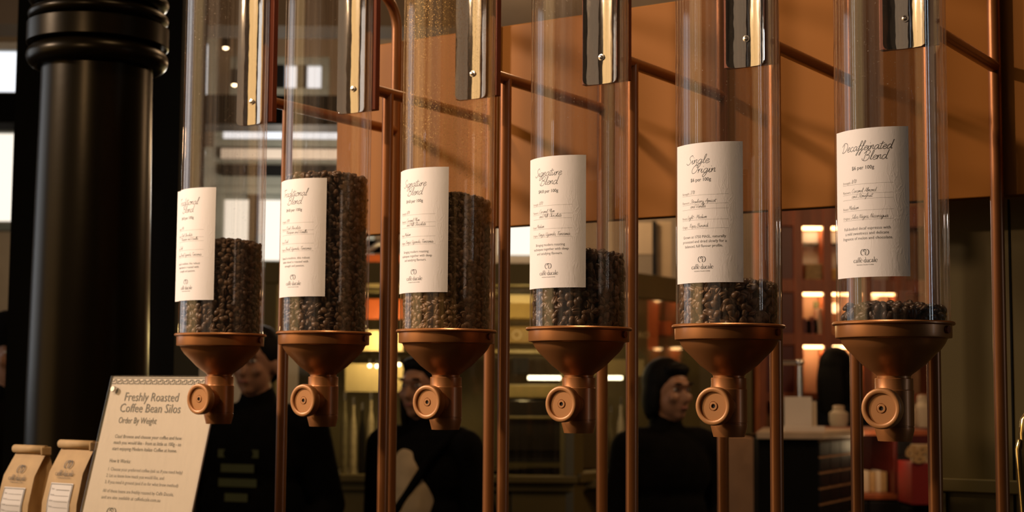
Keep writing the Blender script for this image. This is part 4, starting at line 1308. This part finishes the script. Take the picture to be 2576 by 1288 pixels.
# ------------------------------------------------------------------ shop shelving on the right
SY = 8.7
shelf_o = at(1925, 1000, SY)
sh = empty('wall_shelving', (shelf_o.x, SY, 0), 0, 'red stained wooden shelving with warm light strips at the right', 'shelving')
def sp(name, u0, v0, u1, v1, dy, dep, m, bevel=.003):
    return px(name, u0, v0, u1, v1, SY + dy, dep, m, parent=sh, bevel=bevel)
for u0, u1, nm in ((1912, 1926, 'upright'), (2003, 2018, 'upright'), (2078, 2091, 'upright'), (2176, 2190, 'upright'), (2262, 2276, 'upright'), (2340, 2354, 'upright')):
    sp(nm, u0, 500, u1, 1300, -.02, .18, M['redwood'])
for v0, v1 in ((705, 735), (842, 868), (520, 568), (990, 1010), (1080, 1100)):
    sp('shelf_board', 1912, v0, 2354, v1, -.01, .17, M['redwood'])
sp('back_panel', 1912, 500, 2354, 1300, .16, .03, mat('warm_back_panel', (.42, .24, .13), .7))
for u0, u1 in ((1927, 2002),):
    for v0, v1 in ((570, 704), (737, 840), (870, 988)):
        sp('cupboard_door', u0, v0, u1, v1, .0, .02, M['darkred'])
for u0, u1 in ((2019, 2077), (2092, 2175), (2191, 2261)):
    sp('grey_backing', u0, 585, u1, 704, .13, .02, M['grey_board'])
    for v in (570, 736, 869):
        sp('light_strip', u0 + 1, v, u1 - 1, v + 7, .02, .03, M['led'], bevel=0)
    sp('wire_rail', u0, 612, u1, 617, .10, .02, M['black'], bevel=0)
for (u, v) in ((2048, 574), (2132, 574), (2225, 574), (2048, 740), (2132, 740), (2225, 740), (2048, 873), (2132, 873)):
    p_ = at(u, v, SY + .06); point_light('shelf_strip_glow', p_, .75, (1, .66, .36), .006)


def sbox(name, u0, v0, u1, v1, dy, dep, m, label, cat, grp=None):
    return px(name, u0, v0, u1, v1, SY + dy, dep, m, label, cat, grp)


wk = mat('wicker', (.42, .30, .14), .7, 0, .35, 60)
sbox('gift_basket', 2026, 664, 2070, 704, .02, .10, wk, 'woven cream basket on the upper shelf left of the rightmost silo', 'basket')
sbox('yellow_packet', 2093, 676, 2106, 704, .03, .08, M['yellow'], 'yellow packet on the upper shelf beside the rightmost silo', 'packet')
for q, (u0, u1, v0, m_) in enumerate(((2021, 2030, 800, 'darkred'), (2031, 2039, 806, 'black'), (2041, 2048, 796, 'darkred'), (2049, 2056, 803, 'black'))):
    sbox('dark_box', u0, v0, u1, 841, .03, .09, M[m_], ['dark red box at the left end of the middle shelf', 'low black box second from the left on the middle shelf', 'taller dark red box third from the left on the middle shelf', 'black box fourth from the left on the middle shelf'][q], 'box', 'boxes on the middle shelf')
sbox('cream_tin', 2058, 776, 2077, 841, .03, .09, M['cream'], 'tall cream tin on the middle shelf', 'tin')
sbox('green_card', 2048, 758, 2072, 776, .12, .02, M['green_print'], 'small green card at the back of the middle shelf', 'card')
sbox('white_card_box', 2096, 890, 2112, 910, .03, .09, M['white'], 'white box with a dark window on the lower shelf, left of its pair', 'box', 'white boxes on the lower shelf')
sbox('white_card_box', 2114, 890, 2133, 912, .03, .09, M['white'], 'white box with a dark window on the lower shelf, right of its pair', 'box', 'white boxes on the lower shelf')
# glowing lamps on the shelf seen through the rightmost tube
for q, (u, v, rr) in enumerate(((2196, 738, 17), (2264, 748, 15), (2100, 775, 13))):
    p_ = at(u, v, SY + .07); kk = SY / FPX
    e = empty('table_lamp', (p_.x, p_.y, at(u, 841, SY).z), 0, ['glowing globe lamp seen through the rightmost tube above its beans, left', 'glowing globe lamp seen through the rightmost tube above its beans, right', 'glowing globe lamp just left of the rightmost tube'][q], 'lamp', 'globe lamps on the middle shelf')
    hz = p_.z - e.location.z
    MB().ellipsoid((0, 0, hz), (rr * kk, rr * kk, rr * kk)).build('lamp_globe', M['lampglow'], e, True)
    MB().lathe([(0, 0), (.03, 0), (.03, .012), (.008, .02), (.008, hz - rr * kk * .9), (0, hz - rr * kk * .9)], 16).build('lamp_foot', M['brass'], e, True)

# black tiled bar counter with pieces of tile
TY = 6.6
tl, tc_ = at(1908, 1086, TY), at(2062, 1086, TY)
TZ = tl.z
bar = empty('tiled_counter', (tc_.x, TY, 0), 0, 'black tiled bar counter with a pale top', 'counter')
TA = math.radians(62); TLn = .62
TM = Matrix.Rotation(TA, 4, 'Z')
xl_ = tl.x - tc_.x
MB().box(xl_, -.005, .004, .7, 0, TZ - .03).build('front_panel', M['black'], bar, bevel=.003)
MB().box(.005, TLn, .004, .5, 0, TZ - .03, TM).build('core_side', M['grout'], bar)
MB().add([(xl_ - .01, -.015, TZ - .03), (.01, -.015, TZ - .03), (TLn * math.cos(TA) + .02, TLn * math.sin(TA), TZ - .03), (TLn * math.cos(TA) - .3, .75, TZ - .03), (xl_ + .14, .75, TZ - .03),
          (xl_ - .01, -.015, TZ), (.01, -.015, TZ), (TLn * math.cos(TA) + .02, TLn * math.sin(TA), TZ), (TLn * math.cos(TA) - .3, .75, TZ), (xl_ + .14, .75, TZ)],
         [(0, 1, 2, 3, 4), (5, 6, 7, 8, 9), (0, 1, 6, 5), (1, 2, 7, 6), (2, 3, 8, 7), (3, 4, 9, 8), (4, 0, 5, 9)]).build('counter_top', M['stone'], bar, bevel=.003)
th_, gap = .066, .011
nrow = int((TZ - .04) / th_)
tile_me = {}
def tile(x, z, w, face):
    key = (round(w, 4), face is TM)
    if key not in tile_me:
        tile_me[key] = MB().box(0, w - gap, 0, .012, 0, th_ - gap).mesh('tile'); tile_me[key].materials.append(M['tile'])
    o = bpy.data.objects.new('tile', tile_me[key]); C.objects.link(o); o.parent = bar
    o.matrix_local = face @ Matrix.Translation((x, 0, z))
tw = .0 - xl_
for r_ in range(nrow):
    z = TZ - .034 - (r_ + 1) * th_
    if z < .6: break
    for q in range(4): tile(q * TLn / 4 + .002, z, TLn / 4, TM)

# open shelf between the counters with goods
ly = 7.3
cb = empty('display_cabinet', (at(2110, 1250, ly).x, ly, 0), 0, 'dark red display cabinet with an open lower shelf beside the tiled counter', 'cabinet')
def cp(name, u0, v0, u1, v1, dy, dep, m): return px(name, u0, v0, u1, v1, ly + dy, dep, m, parent=cb)
cp('cabinet_back', 2100, 1090, 2345, 1400, .45, .03, M['darkred'])
cp('lower_shelf', 2105, 1243, 2262, 1256, 0, .45, M['redwood'])
cp('upper_shelf', 2105, 1160, 2130, 1172, 0, .45, M['redwood'])
cp('cabinet_top', 2100, 1082, 2345, 1094, -.01, .48, M['redwood'])
cp('side_panel', 2250, 1094, 2258, 1243, 0, .45, M['darkred'])
cp('plinth', 2105, 1256, 2345, 1420, .02, .43, M['black'])
for q in range(5):
    cp('tile', 2259, 1110 + q * 38, 2296, 1145 + q * 38, -.02, .02, M['tile'])
for q in range(2):
    cp('tile', 2112 + q * 75, 1262, 2184 + q * 75, 1296, .0, .02, M['tile'])
for q, (u0, u1, m_) in enumerate(((2111, 2119, 'yellow'), (2120, 2126, 'black'), (2127, 2134, 'yellow'))):
    px('packet', u0, 1194, u1, 1239, ly + .08, .08, M[m_], ['yellow packet at the left end of the low shelf', 'black packet between two yellow ones on the low shelf', 'yellow packet right of the black one on the low shelf'][q], 'packet', 'packets on the low shelf')
for q, (u0, u1) in enumerate(((2170, 2186), (2188, 2202), (2204, 2216), (2217, 2231))):
    px('printed_carton', u0, 1184 + (q % 2) * 3, u1, 1238.5, ly + .10, .10, M['cream' if q % 2 == 0 else 'kraft'], 'cream carton on the low shelf, %s from the left of its row' % ('first', 'second', 'third', 'last')[q], 'carton', 'cartons on the low shelf')
for q, (u0, v0, u1, v1) in enumerate(((2112, 1090, 2122, 1104), (2124, 1090, 2136, 1104), (2112, 1118, 2122, 1158), (2125, 1110, 2133, 1158))):
    px('white_packet', u0, v0 + 6, u1, v1 + 2 if q > 1 else v1 + 4, ly + .1, .06, M['white'], 'small white packet beside the tiled counter, %s' % ('upper left', 'upper right', 'lower left', 'lower right')[q], 'packet', 'white packets beside the tiled counter')
rb = empty('red_display_box', at(2318, 1270, 7.0), 0, 'red display box with white lettering next to the olive wall', 'box')
px('box_front', 2294, 1164, 2350, 1270, 7.0, .25, mat('red_card', (.23, .012, .008), .5), parent=rb)
px('pedestal', 2296, 1270, 2348, 1290, 7.02, .2, M['black'], parent=rb)
MB().box(-.05, .05, .02, .2, -rb.location.z, -.02).build('pedestal_leg', M['black'], rb)
px('header_card', 2294, 1118, 2350, 1164, 7.0, .02, M['beige'], parent=rb)
rl_ = Print(); rl_.text('ego', 0, 0, .11, 'c', shear=.3, bold=.003)
p_ = at(2318, 1150, 6.99); rl_.build('lettering', lambda x, y: (x + p_.x - rb.location.x, p_.y - rb.location.y, y + p_.z - rb.location.z), M['kraft'], rb)

point_light('cabinet_fill', at(2185, 1120, ly - .12), .8, (1, .7, .38), .03)  # unseen light added to brighten the goods on the low shelf

# things on the tiled counter
def onbar(name, u0, v0, u1, dy, dep, m, label, cat, grp=None):
    a_, b_ = at(u0, v0, TY + dy), at(u1, v0, TY + dy)
    cx = (a_.x + b_.x) / 2
    o = MB().box(a_.x - cx, b_.x - cx, 0, dep, 0, a_.z - TZ).build(name, m, bevel=.002)
    o.location = (cx, TY + dy, TZ)
    return tag(o, label, cat, grp)


onbar('menu_stand', 1974, 998, 2042, .12, .015, M['white'], 'blank white menu board standing on the tiled counter', 'board')
onbar('card_box', 2043, 1010, 2054, .16, .06, M['cream'], 'narrow cream box right of the white menu board', 'box')
onbar('paper_stack', 1975, 1072, 2075, .05, .05, M['white'], 'low stack of paper in front of the white menu board', 'paper')
e = empty('chrome_tap', (at(1995, 1080, TY + .3).x, TY + .3, TZ), 0, 'chrome bar tap on the tiled counter left of the shelves', 'tap')
zt_ = at(1995, 912, TY + .3).z - TZ; xw = 20 * TY / FPX
MB().tube([(xw, 0, 0), (xw, 0, zt_ + .01)], .011, 12).build('tap_post', M['steel'], e, True)
MB().tube([(xw, 0, zt_), (-xw * 1.6, 0, zt_)], .010, 12).build('tap_arm', M['steel'], e, True)
MB().ellipsoid((xw, 0, zt_), (.018, .018, .018)).build('tap_joint', M['steel'], e, True)
MB().tube([(-xw * 1.6, 0, zt_), (-xw * 1.6, 0, zt_ - .06)], .009, 12).build('tap_nozzle', M['steel'], e, True)
# white ware on the shelf behind
wy = 7.78
bk = px('service_counter', 2078, 1076, 2345, 1300, wy, .24, M['darkred'], 'dark red back counter under the shelving', 'counter')
zb = at(2100, 1076, wy).z
for q, (u, w_, h_) in enumerate(((2110, 24, 50), (2322, 22, 75), (2290, 16, 60))):
    a_ = at(u, 1076, wy + .15)
    e = empty('ceramic_jar', (a_.x, wy + .15, zb), 0, ['squat cream jar on the back counter left of the rightmost silo valve', 'tall cream jar on the back counter next to the right post', 'cream jar on the back counter right of the rightmost silo valve'][q], 'jar', 'cream jars on the back counter')
    kk = wy / FPX
    MB().lathe([(0, 0), (w_ * kk * .8, 0), (w_ * kk, h_ * kk * .3), (w_ * kk, h_ * kk * .7), (w_ * kk * .6, h_ * kk * .85), (w_ * kk * .6, h_ * kk)], 24).build('jar_body', M['cream'], e, True)
    MB().lathe([(w_ * kk * .66, h_ * kk), (w_ * kk * .5, h_ * kk * 1.1), (0, h_ * kk * 1.12)], 24).build('jar_lid', M['stone'], e, True)

# ------------------------------------------------------------------ people
def capsule(mb, a, b, ra, rb, seg=14):
    a, b = Vector(a), Vector(b)
    d = (b - a)
    if d.length < 1e-6: return
    pr = []
    L_ = d.length
    for k_ in range(6): an = -PI / 2 + k_ / 5 * PI / 2; pr.append((max(1e-4, ra * math.cos(an)), ra * math.sin(an)))
    for k_ in range(6): an = k_ / 5 * PI / 2; pr.append((max(1e-4, rb * math.cos(an)), L_ + rb * math.sin(an)))
    mtx = Matrix.Translation(a) @ d.to_track_quat('Z', 'Y').to_matrix().to_4x4()
    n0 = len(mb.v)
    mb.lathe(pr, seg, mtx)
    mb.f.append(tuple(n0 + k_ for k_ in range(seg))[::-1])
    mb.f.append(tuple(n0 + (len(pr) - 1) * seg + k_ for k_ in range(seg)))


def fuse(mb, name, material, parent, voxel=.010, smooth=4):
    """melt overlapping volumes into one continuous skin"""
    me = mb.mesh(name + '_src')
    o = bpy.data.objects.new(name, me); C.objects.link(o)
    r_ = o.modifiers.new('r', 'REMESH'); r_.mode = 'VOXEL'; r_.voxel_size = voxel
    s_ = o.modifiers.new('s', 'SMOOTH'); s_.iterations = smooth; s_.factor = .5
    dg = bpy.context.evaluated_depsgraph_get(); dg.update()
    m2 = bpy.data.meshes.new_from_object(o.evaluated_get(dg))
    o.modifiers.clear(); o.data = m2; bpy.data.meshes.remove(me)
    m2.materials.clear(); m2.materials.append(material)
    m2.polygons.foreach_set('use_smooth', [True] * len(m2.polygons))
    if parent: o.parent = parent
    return o


def person(u, v_eye, Y, face, label, hgt=1.66, coat='cloth', shirt=None, hair='bob', head_turn=0.0, bag=False, cap=False, print_=False, wide=1.0):
    """face: heading of the body, radians, 0 looks to the camera (-y); u, v_eye: where the eyes are seen"""
    p = at(u, v_eye, Y)
    hgt = p.z / .935
    k_ = hgt / 1.66
    e = empty('person', (p.x, Y, 0), face, label, 'person')
    S = lambda x, y, z: Vector((x * k_ * (wide if abs(x) > .05 else 1), y * k_, z * k_))
    bd = MB()
    # legs, walking
    capsule(bd, S(-.085, 0, .86), S(-.095, -.09, .47), .082 * k_, .055 * k_); capsule(bd, S(-.095, -.09, .47), S(-.095, -.02, .08), .054 * k_, .036 * k_)
    capsule(bd, S(.085, 0, .86), S(.095, .05, .47), .082 * k_, .055 * k_); capsule(bd, S(.095, .05, .47), S(.095, .16, .10), .054 * k_, .036 * k_)
    for sx, y0 in ((-1, -.02), (1, .16)):
        capsule(bd, S(sx * .095, y0 + .03, .045), S(sx * .105, y0 - .15, .035), .036 * k_, .030 * k_)
    # trunk and neck
    bd.ellipsoid(S(0, 0, .93), (.155 * k_ * wide, .105 * k_, .13 * k_)); bd.ellipsoid(S(0, 0, 1.08), (.135 * k_ * wide, .095 * k_, .16 * k_)); bd.ellipsoid(S(0, 0, 1.25), (.158 * k_ * wide, .105 * k_, .17 * k_))
    capsule(bd, S(-.145, 0, 1.345), S(.145, 0, 1.345), .058 * k_, .058 * k_)
    capsule(bd, S(0, .012, 1.36), S(0, -.005, 1.49), .056 * k_, .05 * k_)
    # arms, slightly swinging
    arms = []
    for sx, sw in ((-1, .06), (1, -.10)):
        sh_, el_, wr_ = S(sx * .185, 0, 1.335), S(sx * .225, sw * -.3 + .04, 1.06), S(sx * .215, sw - .10, .84)
        capsule(bd, sh_, el_, .050 * k_, .038 * k_); capsule(bd, el_, wr_, .038 * k_, .026 * k_)
        arms.append((sh_, el_, wr_))
        d_ = (wr_ - el_).normalized()
        palm = wr_ + d_ * .05 * k_
        capsule(bd, wr_, palm + d_ * .03 * k_, .027 * k_, .032 * k_)
        for q in range(4):
            off = Vector((0, (q - 1.5) * .019 * k_, 0))
            kn_ = palm + d_ * .045 * k_ + off
            ln_ = (.034, .040, .038, .030)[q] * k_
            tip = kn_ + (d_ + Vector((-sx * .35, -.1, 0))).normalized() * ln_
            capsule(bd, palm + off * .7, kn_, .0105 * k_, .0095 * k_, 8); capsule(bd, kn_, tip, .0095 * k_, .008 * k_, 8)
        th0 = wr_ + d_ * .02 * k_ + Vector((0, -.02 * k_, 0))
        capsule(bd, th0, th0 + (d_ * .7 + Vector((-sx * .2, -.7, 0))).normalized() * .055 * k_, .012 * k_, .009 * k_, 8)
    # head with face
    HM = Matrix.Translation(S(0, -.012, 1.55)) @ Matrix.Rotation(head_turn, 4, 'Z') @ Matrix.Scale(k_, 4)
    bd.ellipsoid((0, .012, .025), (.074, .094, .098), 20, 14, HM); bd.ellipsoid((0, -.022, -.035), (.060, .066, .075), 18, 12, HM)
    bd.ellipsoid((0, -.060, -.088), (.026, .024, .022), 12, 8, HM)                     # chin
    bd.ellipsoid((0, -.093, -.020), (.012, .018, .026), 10, 8, HM)                     # nose
    bd.ellipsoid((0, -.100, -.032), (.016, .014, .012), 10, 8, HM)
    bd.ellipsoid((0, -.082, .030), (.056, .016, .012), 12, 8, HM)                      # brow
    bd.ellipsoid((0, -.080, -.062), (.024, .014, .013), 12, 8, HM)                     # mouth
    for sx in (-1, 1):
        bd.ellipsoid((sx * .040, -.068, -.022), (.022, .018, .020), 10, 8, HM)         # cheek
        bd.ellipsoid((sx * .074, .012, -.005), (.010, .022, .034), 10, 8, HM)          # ear
    body = fuse(bd, 'body', M['skin'], e, .0085, 3)
    for sx in (-1, 1):
        MB().ellipsoid((sx * .031, -.0745, .010), (.0130, .007, .0055), 12, 8, HM).build('eye', M['white'], e, True)
        MB().ellipsoid((sx * .031, -.0808, .010), (.0052, .0022, .0052), 10, 6, HM).build('iris', M['dark'], e, True)
        MB().ellipsoid((sx * .031, -.0905, .033), (.021, .007, .0045), 12, 6, HM).build('eyebrow', M['hair'], e, True)
    MB().ellipsoid((0, -.0915, -.062), (.022, .006, .0055), 12, 6, HM).build('lips', mat('lips', (.30, .10, .075), .5), e, True)
    # hair
    hb = MB()
    hb.ellipsoid((0, .026, .045), (.087, .098, .096), 20, 14, HM)
    if hair == 'bob':
        for sx in (-1, 1):
            hb.ellipsoid((sx * .070, .028, -.020), (.020, .052, .085), 14, 10, HM)
        hb.ellipsoid((0, .075, -.03), (.070, .038, .10), 16, 10, HM)
        hb.ellipsoid((0, -.052, .088), (.062, .032, .028), 14, 8, HM)
    elif hair == 'long':
        for sx in (-1, 1):
            hb.ellipsoid((sx * .074, .02, -.06), (.028, .05, .14), 14, 10, HM)
        hb.ellipsoid((0, .085, -.09), (.08, .05, .18), 16, 10, HM)
        hb.ellipsoid((0, -.05, .088), (.06, .03, .028), 14, 8, HM)
    else:
        hb.ellipsoid((0, .06, .0), (.074, .06, .075), 16, 10, HM)
        hb.ellipsoid((0, -.04, .095), (.062, .04, .026), 14, 8, HM)
    fuse(hb, 'hair', M['hair'], e, .009, 2)
    if cap:
        MB().lathe([(.100, .035), (.101, .06), (.095, .105), (.07, .138), (.03, .152), (0, .154)], 28, HM @ Matrix.Translation((0, .015, 0))).build('knitted_cap', M['cloth'], e, True)
        MB().lathe([(.1005, .030), (.105, .034), (.105, .062), (.1005, .066)], 28, HM @ Matrix.Translation((0, .015, 0))).build('cap_cuff', M['cloth'], e, True)
    # clothes
    tr = MB()
    capsule(tr, S(-.085, 0, .88), S(-.095, -.09, .47), .092 * k_, .064 * k_); capsule(tr, S(-.095, -.09, .47), S(-.095, -.02, .12), .064 * k_, .052 * k_)
    capsule(tr, S(.085, 0, .88), S(.095, .05, .47), .092 * k_, .064 * k_); capsule(tr, S(.095, .05, .47), S(.095, .155, .14), .064 * k_, .052 * k_)
    tr.ellipsoid(S(0, 0, .93), (.168 * k_ * wide, .118 * k_, .13 * k_))
    fuse(tr, 'trousers', M['cloth'], e, .012, 3)
    jk = MB()
    jk.ellipsoid(S(0, 0, .90), (.19 * k_ * wide, .14 * k_, .16 * k_)); jk.ellipsoid(S(0, 0, 1.06), (.175 * k_ * wide, .13 * k_, .18 * k_)); jk.ellipsoid(S(0, 0, 1.24), (.188 * k_ * wide, .130 * k_, .17 * k_))
    capsule(jk, S(-.15, 0, 1.345), S(.15, 0, 1.345), .070 * k_, .070 * k_)
    capsule(jk, S(0, .015, 1.37), S(0, .012, 1.425), .074 * k_, .068 * k_)
    for sh_, el_, wr_ in arms:
        capsule(jk, sh_, el_, .068 * k_, .056 * k_); capsule(jk, el_, wr_ + (el_ - wr_) * .06, .056 * k_, .044 * k_)
    fuse(jk, 'coat', M[coat], e, .012, 3)
    if shirt:      # open front: shirt panel and a slanting bag strap
        sf = MB()
        sf.ellipsoid(S(-.005, -.062, 1.12), (.115 * k_, .100 * k_, .24 * k_))
        fuse(sf, 'shirt', M[shirt], e, .010, 2)
    if bag:
        MB().tube([S(.17, -.03, 1.40), S(.11, -.115, 1.30), S(.0, -.155, 1.12), S(-.12, -.150, .95), S(-.19, -.06, .86)], .016 * k_, 10).build('bag_strap', M['cloth'], e, True)
    if print_:
        pq = Print()
        for q, (w_, yy) in enumerate(((.16, 1.24), (.13, 1.19), (.15, 1.14), (.09, 1.09))):
            pq.rect(-w_ / 2 * k_, (yy - .014) * k_, w_ / 2 * k_, (yy + .014) * k_)
        pq.build('shirt_print', lambda x, y: (x, -.142 * k_ + abs(x) * .25, y), M['green_print'], e)
    for sx, y0 in ((-1, -.02), (1, .16)):
        sm = MB(); capsule(sm, S(sx * .095, y0 + .035, .05), S(sx * .106, y0 - .16, .040), .047 * k_, .040 * k_)
        sm.build('shoe', M['shoe'], e, True)
    return e


person(30, 893, 5.4, .5, 'person in a dark knitted cap at the far left edge, half hidden by the column', cap=True, hair='short')
person(648, 915, 5.6, -.35, 'person in a black coat with a faded green chest print behind the first silo', hair='short', print_=True, wide=1.15)
person(1068, 975, 5.6, -.55, 'person in an open dark coat over a beige shirt behind the third silo', hair='long', shirt='beige', bag=True)
person(1678, 985, 5.9, .50, 'person with black bobbed hair and black top between fourth and fifth silo', hair='bob', head_turn=.15, coat='cloth')
person(2104, 938, 8.32, 2.6, 'person in a dark navy coat seen from behind at the lit shelves', hair='long', coat='navy', wide=1.2)
